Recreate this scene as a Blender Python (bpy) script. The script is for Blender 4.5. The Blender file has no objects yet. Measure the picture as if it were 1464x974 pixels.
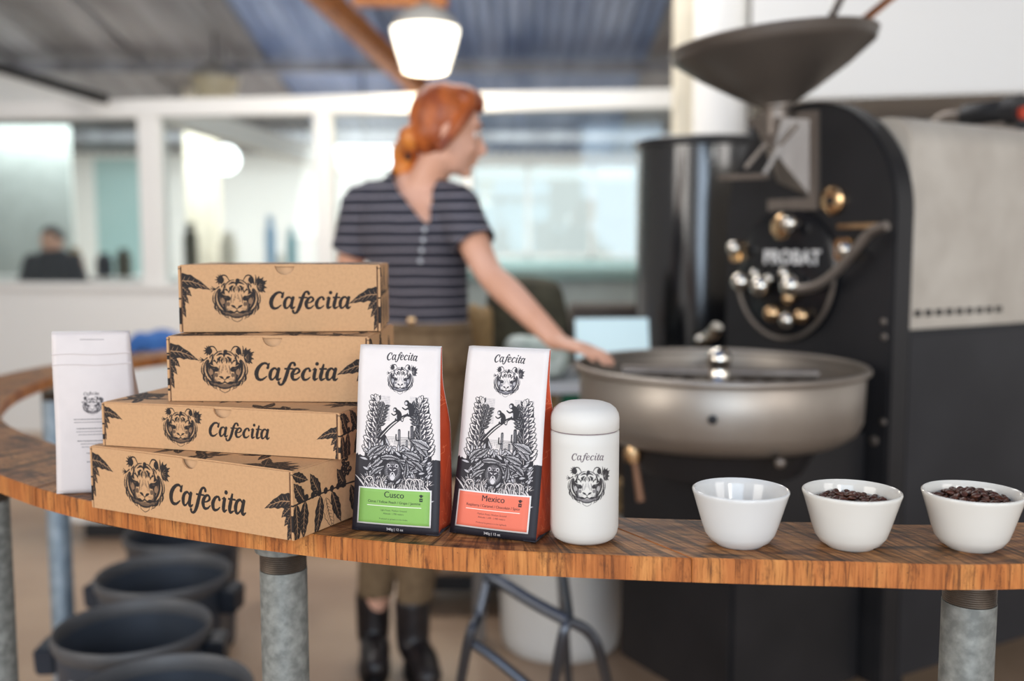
import bpy, bmesh, math, random
import numpy as np
from mathutils import Vector, Matrix, Euler
random.seed(7); np.random.seed(7)
sc = bpy.context.scene
C = sc.collection
PI = math.pi
# ------------------------------------------------------------------ camera
F = 1464*35/36.0
TH = math.atan(0.0963)
CAMZ = 1.23
cd = bpy.data.cameras.new('camera'); cam = bpy.data.objects.new('camera', cd); C.objects.link(cam)
cd.lens = 35; cd.sensor_width = 36; cd.clip_start = 0.05; cd.clip_end = 200
cam.location = (0, 0, CAMZ); cam.rotation_euler = (PI/2-TH, 0, 0)
cd.dof.use_dof = True; cd.dof.focus_distance = 1.16; cd.dof.aperture_fstop = 2.0
sc.camera = cam
# ------------------------------------------------------------------ view, world, light
sc.view_settings.view_transform = 'Standard'
sc.view_settings.look = 'None'
sc.view_settings.exposure = 0.12
sc.view_settings.gamma = 1.0
w = bpy.data.worlds.new('world'); sc.world = w; w.use_nodes = True
bgn = w.node_tree.nodes['Background']
bgn.inputs['Color'].default_value = (1.0, 0.98, 0.96, 1); bgn.inputs['Strength'].default_value = 0.82
def area(name, loc, target, sx, sy, power, color=(1, 1, 1)):
    l = bpy.data.lights.new(name, 'AREA'); l.shape = 'RECTANGLE'; l.size = sx; l.size_y = sy
    l.energy = power; l.color = color
    o = bpy.data.objects.new(name, l); C.objects.link(o); o.location = loc
    o.rotation_euler = (Vector(target)-Vector(loc)).to_track_quat('-Z', 'Y').to_euler()
    return o
area('window_light_left', (-3.6, -0.6, 2.2), (0.2, 1.6, 0.9), 2.4, 1.8, 82, (1, .95, .88))  # unseen soft light added for modelling; no window is built there
area('window_light_right', (3.2, -1.6, 2.5), (0.6, 2.2, 0.9), 1.8, 1.4, 40, (1, .95, .9))  # unseen warm area light at the right, without a window
area('back_room_light', (-1.6, 10.3, 2.55), (-1.6, 10.9, 0), 7.0, 2.4, 330, (.98, 1, 1))  # overhead fill added to brighten the back room, not a fixture
area('hall_light', (-0.6, 4.4, 3.3), (-0.6, 4.6, 0), 3.0, 1.4, 80, (1, .97, .93))  # added fill that lifts the background whites, no lamp hangs here

area('window_light_behind', (.15, -3.4, 1.9), (0.4, 2, 1.2), 3.0, 2.3, 112, (.62, .80, 1))  # unseen cool light assumed from the drum's blue streak; no window is built there
area('window_light_behind_small', (1.5, -3.0, 2.3), (0.8, 2, 1.1), .6, .9, 25, (1, .97, .9))  # small unseen light added for highlights on the chrome, not a window
# ------------------------------------------------------------------ projection helpers (image point -> place)
ct, st = math.cos(TH), math.sin(TH)
def ray(px, py):
    a = (px-732)/F; b = (487-py)/F
    return Vector((a, ct+b*st, -st+b*ct))
def Q(px, py, z):
    r = ray(px, py); t = (z-CAMZ)/r.z
    return Vector((r.x*t, r.y*t, z))
def P(px, py, D):
    r = ray(px, py)
    return Vector((r.x*D/r.y, D, CAMZ+r.z*D/r.y))
# ------------------------------------------------------------------ materials
def lin(c):
    if isinstance(c, str):
        c = [int(c[i:i+2], 16)/255 for i in (0, 2, 4)]
    return [x/12.92 if x <= .04045 else ((x+.055)/1.055)**2.4 for x in c]
def nd(nt, t, **kw):
    n = nt.nodes.new(t)
    for k, v in kw.items():
        if k in n.inputs: n.inputs[k].default_value = v
        else: setattr(n, k, v)
    return n
def mat(name, col, rough=.5, metal=0, col2=None, scale=8, detail=4, stretch=(1, 1, 1), bump=0, bscale=None,
        spec=.5, coords='Object', lo=.35, hi=.65, **kw):
    m = bpy.data.materials.new(name); m.use_nodes = True; nt = m.node_tree
    b = nt.nodes['Principled BSDF']; c1 = lin(col)
    b.inputs['Base Color'].default_value = (*c1, 1)
    b.inputs['Roughness'].default_value = rough; b.inputs['Metallic'].default_value = metal
    b.inputs['Specular IOR Level'].default_value = spec
    for k, v in kw.items(): b.inputs[k.replace('_', ' ')].default_value = v
    tc = nd(nt, 'ShaderNodeTexCoord'); mp = nd(nt, 'ShaderNodeMapping'); mp.inputs['Scale'].default_value = stretch
    nt.links.new(tc.outputs[coords], mp.inputs['Vector'])
    n = nd(nt, 'ShaderNodeTexNoise', Scale=scale, Detail=detail); nt.links.new(mp.outputs[0], n.inputs['Vector'])
    if col2 is None: col2 = [min(1, x*1.06) for x in ([int(col[i:i+2], 16)/255 for i in (0, 2, 4)] if isinstance(col, str) else col)]
    r = nd(nt, 'ShaderNodeValToRGB'); r.color_ramp.elements[0].position = lo; r.color_ramp.elements[1].position = hi
    r.color_ramp.elements[0].color = (*c1, 1); r.color_ramp.elements[1].color = (*lin(col2), 1)
    nt.links.new(n.outputs['Fac'], r.inputs[0]); nt.links.new(r.outputs[0], b.inputs['Base Color'])
    if bump:
        n2 = nd(nt, 'ShaderNodeTexNoise', Scale=bscale or scale*4, Detail=5); nt.links.new(mp.outputs[0], n2.inputs['Vector'])
        bp = nd(nt, 'ShaderNodeBump', Strength=bump, Distance=.002)
        nt.links.new(n2.outputs['Fac'], bp.inputs['Height']); nt.links.new(bp.outputs[0], b.inputs['Normal'])
    return m
def emis(name, col, s):
    m = bpy.data.materials.new(name); m.use_nodes = True
    b = m.node_tree.nodes['Principled BSDF']
    b.inputs['Base Color'].default_value = (*lin(col), 1)
    b.inputs['Emission Color'].default_value = (*lin(col), 1); b.inputs['Emission Strength'].default_value = s
    return m
def art_mat(name, img, rough=.6, grain=.05, bump=.15, bscale=300, spec=.4):
    m = bpy.data.materials.new(name); m.use_nodes = True; nt = m.node_tree; b = nt.nodes['Principled BSDF']
    b.inputs['Roughness'].default_value = rough; b.inputs['Specular IOR Level'].default_value = spec
    uv = nd(nt, 'ShaderNodeUVMap'); t = nd(nt, 'ShaderNodeTexImage'); t.image = img; t.extension = 'EXTEND'
    nt.links.new(uv.outputs[0], t.inputs[0])
    tc = nd(nt, 'ShaderNodeTexCoord')
    n = nd(nt, 'ShaderNodeTexNoise', Scale=bscale, Detail=4); nt.links.new(tc.outputs['Object'], n.inputs['Vector'])
    mx = nd(nt, 'ShaderNodeMixRGB', blend_type='MULTIPLY'); mx.inputs[0].default_value = 1
    r = nd(nt, 'ShaderNodeValToRGB'); r.color_ramp.elements[0].color = (1-grain*3, 1-grain*3, 1-grain*3, 1)
    r.color_ramp.elements[0].position = .3; r.color_ramp.elements[1].position = .6
    nt.links.new(n.outputs['Fac'], r.inputs[0]); nt.links.new(t.outputs['Color'], mx.inputs[1]); nt.links.new(r.outputs[0], mx.inputs[2])
    nt.links.new(mx.outputs[0], b.inputs['Base Color'])
    bp = nd(nt, 'ShaderNodeBump', Strength=bump, Distance=.0006); nt.links.new(n.outputs['Fac'], bp.inputs['Height'])
    nt.links.new(bp.outputs[0], b.inputs['Normal'])
    return m
# ------------------------------------------------------------------ mesh builder
class MB:
    def __init__(s): s.v = []; s.f = []; s.uv = []; s.mi = []
    def add(s, vs, fs, uvs=None, mi=0):
        k = len(s.v); s.v += [tuple(p) for p in vs]
        for i, f in enumerate(fs):
            s.f.append([k+j for j in f]); s.mi.append(mi)
            s.uv.append(uvs[i] if uvs else [(0, 0)]*len(f))
        return s
    def box(s, c, d, M=None, mi=0):
        x, y, z = d[0]/2, d[1]/2, d[2]/2
        vs = [Vector((a*x, b*y, e*z)) for a in (-1, 1) for b in (-1, 1) for e in (-1, 1)]
        if M is not None: vs = [M @ p for p in vs]
        vs = [p+Vector(c) for p in vs]
        return s.add(vs, [(0, 1, 3, 2), (4, 6, 7, 5), (0, 4, 5, 1), (2, 3, 7, 6), (0, 2, 6, 4), (1, 5, 7, 3)], mi=mi)
    def bar(s, a, b, w, h=None, up=(0, 0, 1)):
        a = Vector(a); b = Vector(b); h = h or w; d = (b-a); L = d.length; d.normalize()
        x = d.cross(Vector(up));
        if x.length < 1e-4: x = d.cross(Vector((1, 0, 0)))
        x.normalize(); y = x.cross(d)
        M = Matrix((x, y, d)).transposed()
        return s.box((a+b)/2, (w, h, L), M)
    def tube(s, path, r, n=12, cap=True, closed=False, ell=None):
        path = [Vector(p) for p in path]; N = len(path)
        if not hasattr(r, '__len__'): r = [r]*N
        tg = []
        for i in range(N):
            a = path[(i-1) % N] if closed or i > 0 else path[i]
            b = path[(i+1) % N] if closed or i < N-1 else path[i]
            t = b-a; tg.append(t.normalized() if t.length > 1e-9 else Vector((0, 0, 1)))
        up = Vector((0, 0, 1)) if abs(tg[0].z) < .9 else Vector((0, 1, 0))
        x = tg[0].cross(up).normalized(); vs = []
        for i in range(N):
            x = (x-tg[i]*x.dot(tg[i])); x.normalize(); y = tg[i].cross(x)
            for j in range(n):
                a = 2*PI*j/n; vs.append(path[i]+(x*math.cos(a)+y*math.sin(a))*r[i])
        fs = []
        for i in range(N if closed else N-1):
            for j in range(n):
                k = (i+1) % N
                fs.append((i*n+j, i*n+(j+1) % n, k*n+(j+1) % n, k*n+j))
        if cap and not closed: fs.append(tuple(range(n-1, -1, -1))); fs.append(tuple((N-1)*n+j for j in range(n)))
        return s.add(vs, fs)
    def lathe(s, prof, c=(0, 0, 0), n=48, M=None, mi=0, uvs=False):
        c = Vector(c); vs = []; N = len(prof)
        for (r, z) in prof:
            for j in range(n):
                a = 2*PI*j/n; p = Vector((r*math.cos(a), r*math.sin(a), z)); vs.append((M @ p if M is not None else p)+c)
        fs = []; uv = []
        for i in range(N-1):
            for j in range(n):
                fs.append((i*n+j, i*n+(j+1) % n, (i+1)*n+(j+1) % n, (i+1)*n+j))
                uv.append([(j/n, prof[i][1]), ((j+1)/n, prof[i][1]), ((j+1)/n, prof[i+1][1]), (j/n, prof[i+1][1])])
        ring = min(prof[0][0], prof[-1][0]) > 1e-6 and abs(prof[0][0]-prof[-1][0]) < .02 and abs(prof[0][1]-prof[-1][1]) < .035
        if ring:
            for j in range(n): fs.append(((N-1)*n+j, (N-1)*n+(j+1) % n, (j+1) % n, j)); uv.append([(0, 0)]*4)
        for i, rev in ((0, True), (N-1, False)):
            if prof[i][0] > 1e-6 and not ring:
                f = [i*n+j for j in range(n)]; fs.append(tuple(f[::-1] if rev else f)); uv.append([(0, 0)]*n)
        return s.add(vs, fs, uv, mi)
    def prism(s, pts, ax, d0, d1, uvf=None):
        # pts 2D outline; ax: function (u,v,d)->Vector
        n = len(pts); vs = [ax(p[0], p[1], d0) for p in pts]+[ax(p[0], p[1], d1) for p in pts]
        fs = [tuple(range(n)), tuple(range(2*n-1, n-1, -1))]
        fs += [((i+1) % n, i, n+i, n+(i+1) % n) for i in range(n)]
        uv = None
        if uvf: uv = [[uvf(*pts[j % n]) for j in f] for f in fs]
        return s.add(vs, fs, uv)
    def build(s, name, m, parent=None, smooth=40, bevel=0, label=None, kind=None, fix=True):
        me = bpy.data.meshes.new(name); me.from_pydata(s.v, [], s.f)
        uvl = me.uv_layers.new(name='UVMap'); k = 0
        flat = [c for f in s.uv for p in f for c in p]
        if len(flat) == 2*len(me.loops): uvl.data.foreach_set('uv', flat)
        if isinstance(m, (list, tuple)):
            for q in m: me.materials.append(q)
            me.polygons.foreach_set('material_index', s.mi)
        else: me.materials.append(m)
        if fix:
            bm = bmesh.new(); bm.from_mesh(me); bmesh.ops.remove_doubles(bm, verts=bm.verts, dist=1e-6)
            bmesh.ops.recalc_face_normals(bm, faces=bm.faces)
            if bevel:
                es = [e for e in bm.edges if len(e.link_faces) == 2 and e.calc_face_angle(0) > .6]
                bmesh.ops.bevel(bm, geom=es, offset=bevel, segments=2, affect='EDGES', clamp_overlap=True)
            bm.to_mesh(me); bm.free()
        if smooth:
            me.polygons.foreach_set('use_smooth', [True]*len(me.polygons))
            me.set_sharp_from_angle(angle=math.radians(smooth))
        o = bpy.data.objects.new(name, me); C.objects.link(o)
        if parent: o.parent = parent
        if label: o['label'] = label
        if kind: o['kind'] = kind
        return o
def thing(name, label, cat, loc=(0, 0, 0), rz=0, group=None, rot=None):
    o = bpy.data.objects.new(name, None); C.objects.link(o); o.empty_display_size = .05
    o.location = loc; o.rotation_euler = rot or (0, 0, rz); o['label'] = label; o['category'] = cat
    if group: o['group'] = group
    return o
def tag(o, label, cat, group=None, kind=None):
    o['label'] = label; o['category'] = cat
    if group: o['group'] = group
    if kind: o['kind'] = kind
    return o
def struct(o, label=None, cat=None):
    o['kind'] = 'structure'
    if label: o['label'] = label
    if cat: o['category'] = cat
    return o
def dup(root, loc=None, rz=None, label=None, group=None):
    r = root.copy(); C.objects.link(r)
    if loc is not None: r.location = loc
    if rz is not None: r.rotation_euler = (0, 0, rz)
    if label: r['label'] = label
    if group: r['group'] = group
    for ch in list(root.children):
        c = ch.copy(); C.objects.link(c); c.parent = r
        for g in list(ch.children):
            d = g.copy(); C.objects.link(d); d.parent = c
    return r
def crom(pts, n=8, closed=False):
    pts = [np.array(p, float) for p in pts]; out = []; N = len(pts)
    for i in range(N if closed else N-1):
        if closed: p0, p1, p2, p3 = pts[i-1], pts[i], pts[(i+1) % N], pts[(i+2) % N]
        else: p0 = pts[max(0, i-1)]; p1 = pts[i]; p2 = pts[i+1]; p3 = pts[min(N-1, i+2)]
        for k in range(n):
            t = k/n
            out.append(.5*((2*p1)+(-p0+p2)*t+(2*p0-5*p1+4*p2-p3)*t*t+(-p0+3*p1-3*p2+p3)*t**3))
    if not closed: out.append(pts[-1])
    return [tuple(o) for o in out]
# ------------------------------------------------------------------ flat print: drawn here, polygon by polygon, into generated images
class Art:
    def __init__(s, wu, hu, k, bg):
        s.k = k; s.W = int(round(wu*k)); s.H = int(round(hu*k)); s.a = np.empty((s.H, s.W, 3), np.float32); s.a[:] = lin_s(bg)
        s.T = [(1, 0, 0, 0, 1, 0)]
    def tr(s, p):
        a, b, c, d, e, f = s.T[-1]; return (a*p[0]+b*p[1]+c, d*p[0]+e*p[1]+f)
    def push(s, ox, oy, sc_=1, rot=0, sx=1):
        ca, sa = math.cos(rot)*sc_, math.sin(rot)*sc_; a, b, c, d, e, f = s.T[-1]
        A, B, Cc, D, E, Ff = ca*sx, -sa, ox, sa*sx, ca, oy
        s.T.append((a*A+b*D, a*B+b*E, a*Cc+b*Ff+c, d*A+e*D, d*B+e*E, d*Cc+e*Ff+f))
    def pop(s): s.T.pop()
    def scale(s):
        a, b, c, d, e, f = s.T[-1]; return math.sqrt(abs(a*e-b*d))
    def poly(s, pts, col, raw=False):
        p = np.array([q if raw else s.tr(q) for q in pts])*s.k
        x0 = max(0, int(p[:, 0].min())); x1 = min(s.W, int(p[:, 0].max())+2)
        y0 = max(0, int(p[:, 1].min())); y1 = min(s.H, int(p[:, 1].max())+2)
        if x1 <= x0 or y1 <= y0: return
        X = np.arange(x0, x1)[None, :]+.5; Y = np.arange(y0, y1)[:, None]+.5
        m = np.zeros((y1-y0, x1-x0), bool)
        for i in range(len(p)):
            xa, ya = p[i]; xb, yb = p[(i+1) % len(p)]
            if ya == yb: continue
            c = ((ya <= Y) != (yb <= Y)) & (X < (xb-xa)*(Y-ya)/(yb-ya)+xa); m ^= c
        s.a[y0:y1, x0:x1][m] = lin_s(col)
    def disk(s, c, r, col, ry=None, n=20):
        ry = ry or r
        s.poly([(c[0]+r*math.cos(2*PI*i/n), c[1]+ry*math.sin(2*PI*i/n)) for i in range(n)], col)
    def stroke(s, pts, ws, col, n=5):
        if not hasattr(ws, '__len__'): ws = [ws]*len(pts)
        q = crom([(p[0], p[1], w_) for p, w_ in zip(pts, ws)], n)
        P_ = [s.tr(p) for p in q]; sc_ = s.scale()
        for i in range(len(q)-1):
            a, b = P_[i], P_[i+1]; dx, dy = b[0]-a[0], b[1]-a[1]; L = math.hypot(dx, dy)
            if L < 1e-9: continue
            nx, ny = -dy/L, dx/L; wa, wb = q[i][2]*sc_/2, q[i+1][2]*sc_/2
            s.poly([(a[0]+nx*wa, a[1]+ny*wa), (b[0]+nx*wb, b[1]+ny*wb), (b[0]-nx*wb, b[1]-ny*wb), (a[0]-nx*wa, a[1]-ny*wa)], col, raw=True)
            if wb*s.k > .8:
                s.poly([(b[0]+wb*math.cos(t*PI/4), b[1]+wb*math.sin(t*PI/4)) for t in range(8)], col, raw=True)
    def image(s, name):
        im = bpy.data.images.new(name, s.W, s.H); im.colorspace_settings.name = 'sRGB'
        px = np.ones((s.H, s.W, 4), np.float32); px[:, :, :3] = s.a
        im.pixels.foreach_set(px.ravel()); im.pack(); return im
def lin_s(c):
    if isinstance(c, str): return tuple(int(c[i:i+2], 16)/255 for i in (0, 2, 4))
    return c
def font_tris(text, size, off=0.0, align='CENTER', spacing=1):
    cu = bpy.data.curves.new('t', 'FONT'); cu.body = text; cu.size = size; cu.align_x = align; cu.offset = off; cu.space_character = spacing
    o = bpy.data.objects.new('t', cu); C.objects.link(o); dg = bpy.context.evaluated_depsgraph_get()
    me = o.evaluated_get(dg).to_mesh(); me.calc_loop_triangles()
    tr = [[(me.vertices[i].co.x, me.vertices[i].co.y) for i in t.vertices] for t in me.loop_triangles]
    bpy.data.objects.remove(o); bpy.data.curves.remove(cu)
    return tr
def text(art, s, x, y, size, col, off=0, **kw):
    for t in font_tris(s, size, off*size, **kw): art.poly([(x+p[0], y+p[1]) for p in t], col)
# ---- the word "Cafecita" in an inclined slab letter, drawn stroke by stroke
GL = {
 'C': (1.12, [([(1.02, 1.12), (.82, 1.38), (.5, 1.32), (.22, .95), (.15, .5), (.32, .08), (.66, .02), (.98, .28)], [.1, .14, .19, .27, .29, .23, .16, .08]), ([(1.06, 1.42), (.98, 1.0)], [.09, .2])]),
 'a': (1.0, [([(.62, .8), (.44, .98), (.2, .82), (.12, .42), (.22, .06), (.42, .06), (.62, .4)], [.1, .14, .2, .25, .19, .11, .09]), ([(.76, 1.0), (.7, .5), (.7, .15), (.82, .0), (1.0, .14)], [.22, .24, .24, .17, .07])]),
 'f': (.74, [([(.98, 1.22), (.9, 1.42), (.68, 1.4), (.54, 1.05), (.44, .5), (.34, 0), (.18, -.36), (-.04, -.4), (-.12, -.22)], [.2, .16, .15, .22, .25, .24, .17, .13, .19]), ([(.2, .93), (.86, .93)], [.12, .12])]),
 'e': (.84, [([(.18, .46), (.46, .52), (.66, .74), (.5, .97), (.26, .84), (.12, .44), (.26, .05), (.54, .04), (.76, .26)], [.08, .1, .17, .13, .19, .26, .19, .13, .07])]),
 'c': (.78, [([(.66, .74), (.54, .97), (.28, .86), (.12, .44), (.25, .05), (.52, .04), (.74, .24)], [.2, .13, .18, .26, .2, .13, .07])]),
 'i': (.52, [([(.06, .84), (.26, .98)], [.05, .1]), ([(.3, .96), (.26, .3), (.34, .02), (.56, .14)], [.22, .24, .18, .07]), ([(.36, 1.34), (.37, 1.36)], [.25, .25])]),
 't': (.62, [([(.38, 1.34), (.3, .7), (.26, .25), (.36, .01), (.62, .14)], [.12, .24, .24, .18, .07]), ([(.06, .93), (.64, .93)], [.12, .12])]),
}
def cafecita(art, cx, cy, h, col, bold=1.0, arc=0.0):
    s = h/1.42; K = 1.06; W = sum(GL[c][0] for c in 'Cafecita')*K; x = -W/2
    for c in 'Cafecita':
        adv, st_ = GL[c]; adv *= K; mid = (x+adv/2)
        rot = -arc*mid/W*2 if arc else 0
        oy = -arc*W*(mid/W)**2*1.0
        art.push(cx+mid*s, cy+oy*s, s, rot)
        for pts, ws in st_:
            art.stroke([(p[0]*K-adv/2+.15*p[1], p[1]) for p in pts], [q*bold*1.22 for q in ws], col)
        art.pop(); x += adv
def flower(art, x, y, r, col, n=11, a0=-1.5, a1=1.9):
    for i in range(n):
        a = a0+(a1-a0)*i/(n-1); L = r*(.8+.35*((i*7) % 5)/4)
        art.stroke([(x, y), (x+L*.6*math.cos(a), y+L*.6*math.sin(a)), (x+L*math.cos(a), y+L*math.sin(a))], [r*.16, r*.3, r*.06], col, 2)
def tiger(art, cx, cy, s, ink, pap, mid, mid2):
    """front view of a tiger's head with leaves behind the ears; s = half width"""
    art.push(cx, cy, s); S = art.stroke
    def both(pts, ws, c, n=3):
        for k in (-1, 1): S([(k*p[0], p[1]) for p in pts], ws, c, n)
    # shaded ground of the face
    art.poly(crom([(0, .72), (.4, .66), (.72, .42), (.9, .05), (.82, -.42), (.55, -.68), (.2, -.84), (0, -.88), (-.2, -.84), (-.55, -.68), (-.82, -.42), (-.9, .05), (-.72, .42), (-.4, .66)], 4, True), mid2)
    for k in (-1, 1): art.poly([(k*a_, b_) for a_, b_ in crom([(.50, .56), (.74, .36), (.86, .0), (.80, -.36), (.62, -.56), (.44, -.60), (.50, -.3), (.40, .0), (.46, .3)], 3, True)], ink)
    art.poly(crom([(0, .7), (.36, .64), (.50, .3), (.40, -.2), (.42, -.44), (.2, -.62), (-.2, -.62), (-.42, -.44), (-.40, -.2), (-.50, .3), (-.36, .64)], 4, True), pap)
    # ears
    both([(.3, .76), (.42, .95), (.58, .97), (.7, .84), (.74, .6)], [.03, .05, .06, .08, .05], ink)
    for k in (-1, 1): art.disk((k*.62, .76), .11, ink, .16)
    both([(.5, .68), (.62, .46), (.66, .3)], [.06, .1, .04], ink)
    both([(.44, .82), (.5, .7), (.62, .58)], [.03, .05, .02], pap)
    # crown and forehead stripes
    art.disk((.06, .76), .09, ink, .08)
    S([(.06, .8), (.0, .6), (.0, .56)], [.12, .1, .03], ink)
    both([(.02, .63), (.16, .66), (.33, .58)], [.05, .08, .03], ink)
    both([(.08, .78), (.28, .74), (.46, .6)], [.03, .04, .02], ink)
    both([(.12, .53), (.22, .46), (.2, .28)], [.04, .1, .03], ink)
    both([(.07, .5), (.12, .36), (.08, .24)], [.03, .08, .02], ink)
    both([(.02, .54), (.04, .4), (.02, .3)], [.02, .03, .01], ink)
    both([(.3, .48), (.28, .34), (.34, .24)], [.03, .06, .03], ink)
    both([(.46, .38), (.38, .32), (.3, .2)], [.1, .05, .02], ink)
    both([(.5, .52), (.44, .44)], [.04, .02], ink)
    # eye patches and side shading
    for k in (-1, 1):
        art.poly([(k*a, b) for a, b in crom([(.7, .34), (.58, .2), (.38, .12), (.26, .02), (.3, -.12), (.44, -.12), (.6, -.2), (.66, -.36), (.78, -.2), (.82, .1)], 3, True)], ink)
        art.poly([(k*a, b) for a, b in crom([(.62, .02), (.52, -.06), (.5, -.2), (.6, -.26), (.66, -.12)], 3, True)], mid)
        art.disk((k*.47, .03), .05, mid2, .028); art.disk((k*.47, .03), .022, ink)
        art.poly([(k*a, b) for a, b in crom([(.32, -.16), (.40, -.2), (.42, -.3), (.34, -.36), (.28, -.28)], 3, True)], mid2)
    both([(.26, .18), (.36, .12), (.52, .14), (.62, .2)], [.02, .04, .03, .01], pap)
    both([(.66, .26), (.58, .44), (.56, .56)], [.02, .06, .02], pap)
    both([(.82, .20), (.83, -.1), (.72, -.38), (.50, -.58)], [.01, .045, .06, .02], pap)
    both([(.70, .06), (.68, -.14), (.56, -.38)], [.01, .04, .02], mid)
    both([(.60, .30), (.66, .44), (.68, .56)], [.02, .07, .03], pap)
    both([(.90, .2), (.93, -.1), (.86, -.34)], [.01, .03, .01], pap)
    # cheeks, ruff
    both([(.74, .4), (.88, .2), (.92, -.1), (.84, -.36)], [.04, .03, .05, .02], ink)
    both([(.98, .12), (1.0, -.12), (.9, -.34)], [.02, .05, .02], ink)
    both([(.9, .3), (1.0, .1), (1.02, -.1)], [.02, .02, .01], ink)
    both([(.88, -.16), (.92, -.4), (.84, -.56)], [.06, .09, .02], ink)
    both([(.82, -.36), (.78, -.58), (.7, -.72)], [.02, .05, .02], ink)
    both([(.7, -.5), (.6, -.68), (.4, -.76)], [.08, .1, .03], ink)
    both([(.56, -.66), (.5, -.8), (.36, -.86)], [.02, .03, .01], ink)
    both([(.62, -.42), (.5, -.56), (.36, -.6)], [.05, .07, .03], ink)
    both([(.24, -.9), (.12, -.98), (0, -1.03)], [.015, .025, .02], ink)
    both([(.44, -.8), (.3, -.92)], [.02, .01], ink)
    for i in range(7):
        a = -.25-i*.17; r1, r2 = .92, 1.06
        both([(r1*math.cos(a)*.95, r1*math.sin(a)*.85), (r2*math.cos(a-.1)*.93, r2*math.sin(a-.1)*.88)], [.05, .01], ink, 2)
    # nose and mouth
    for i in range(7): both([(.03+.022*i, -.02-.035*i), (.05+.02*i, .2-.05*i)], [.008, .012], mid2, 1)
    both([(.2, .16), (.24, -.05), (.24, -.24)], [.03, .05, .02], mid2)
    both([(.24, -.32), (.14, -.36), (.05, -.42), (0, -.48)], [.03, .1, .06, .03], ink)
    art.poly([(-.1, -.28), (.1, -.28), (.04, -.42), (0, -.46), (-.04, -.42)], pap)
    S([(0, -.46), (0, -.56)], [.03, .03], ink)
    both([(0, -.56), (.12, -.62), (.26, -.6), (.4, -.58)], [.07, .05, .14, .04], ink)
    both([(.03, -.68), (.14, -.7), (.26, -.69)], [.02, .02, .01], mid)
    both([(0, -.83), (.16, -.82), (.36, -.72)], [.06, .05, .03], ink)
    for i in range(4): both([(.16+.05*i, -.44-.02*i), (.4, -.4-.045*i)], [.012, .006], mid2, 1)
    # foliage behind the ears, sprig at the cheek
    for a in (1.2, 1.6, 2.0, 2.5, 3.1, 3.7): S([(-.66, .78), (-.66+.24*math.cos(a), .78+.24*math.sin(a))], [.14, .02], ink, 2)
    for a in (2.2, 2.8, 3.3, 3.9): S([(-.88, .38), (-.96+.16*math.cos(a), .38+.16*math.sin(a))], [.05, .015], ink, 2)
    S([(-.72, .5), (-.88, .38)], [.05, .04], ink)
    S([(.8, .55), (.84, .8), (.82, 1.0)], [.04, .06, .02], ink)
    flower(art, .88, .55, .4, ink, 12, -1.2, 1.35)
    for i in range(5): S([(.9, .5), (.96+.13*math.cos(-.9+i*.4), .5+.26*math.sin(-.9+i*.4))], [.008, .008], pap, 1)
    art.pop()
def leaf(art, x, y, ang, L, W, fill, vein=None, curve=.0, veins=5, edge=None, ew=.0, n=9):
    """pointed, wavy-edged leaf from its foot at (x, y)"""
    c, s_ = math.cos(ang), math.sin(ang)
    def pt(t, o):
        lx = L*t; ly = curve*L*t*t+o; return (x+c*lx-s_*ly, y+s_*lx+c*ly)
    def wd(t, i): return W*.5*math.sin(PI*min(1, t**.8))*(1+(.12 if i % 2 else -.08))
    def outline(e):
        up = [pt(i/n, wd(i/n, i)+e) for i in range(n+1)]; dn = [pt(i/n, -wd(i/n, i)-e) for i in range(n, -1, -1)]; return up+dn
    if edge: art.poly(outline(ew), edge)
    art.poly(outline(0), fill)
    if vein:
        art.stroke([pt(.04, 0), pt(.5, 0), pt(.92, 0)], [W*.06, W*.06, W*.02], vein, 2)
        for i in range(veins):
            t = .15+.65*i/max(1, veins-1)
            for k in (-1, 1): art.stroke([pt(t, 0), pt(min(.97, t+.1), k*wd(t, 0)*.75)], [W*.035, W*.015], vein, 1)
def branch_leaves(art, x, y, s, ink, pap, flip=1, full=True):
    """drooping cluster of coffee leaves growing out of a box edge"""
    art.push(x, y, s, 0, flip)
    if full:
        art.stroke([(-.1, .3), (.5, .25), (1.0, .45), (1.5, .35)], [.05, .05, .04, .03], ink)
    for x_, y_, a, L, W_, cu in ((-.05, .18, -.66, .80, .32, -.1), (-.05, .05, -1.04, .85, .30, .05), (-.06, .0, -1.38, 1.25, .34, .1), (-.12, .2, .30, 1.22, .56, -.60)):
        leaf(art, x_, y_, a, L, W_, ink, pap, cu, 6)
    art.pop()
def berries(art, x, y, s, ink, pap, seed=1):
    r = random.Random(seed)
    for i in range(16):
        a = r.uniform(0, 6.28); d = s*r.uniform(.1, 1)
        art.disk((x+d*math.cos(a), y+d*.8*math.sin(a)), s*.26, ink); art.disk((x+d*math.cos(a)-.05*s, y+d*.8*math.sin(a)+.05*s), s*.06, pap)
INK = '2b2523'; KRAFT = 'c3986f'
def box_front_art(w_, h_, k=2600, tx=.285, lx=.62, th=.036, fh=.019, ty=.5, fy=.38):
    a = Art(w_, h_, k, KRAFT)
    tiger(a, w_*tx, h_*ty, th, INK, KRAFT, '8a6a50', '66503f')
    cafecita(a, w_*lx, h_*fy-fh*.45, fh*1.42, INK)
    s = min(h_*.45, .0335)
    branch_leaves(a, -.001, h_*.68, s, INK, 'a37d5c', 1, False)
    branch_leaves(a, w_+.001, h_*.47, s, INK, 'a37d5c', -1, False)
    return a
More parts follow.
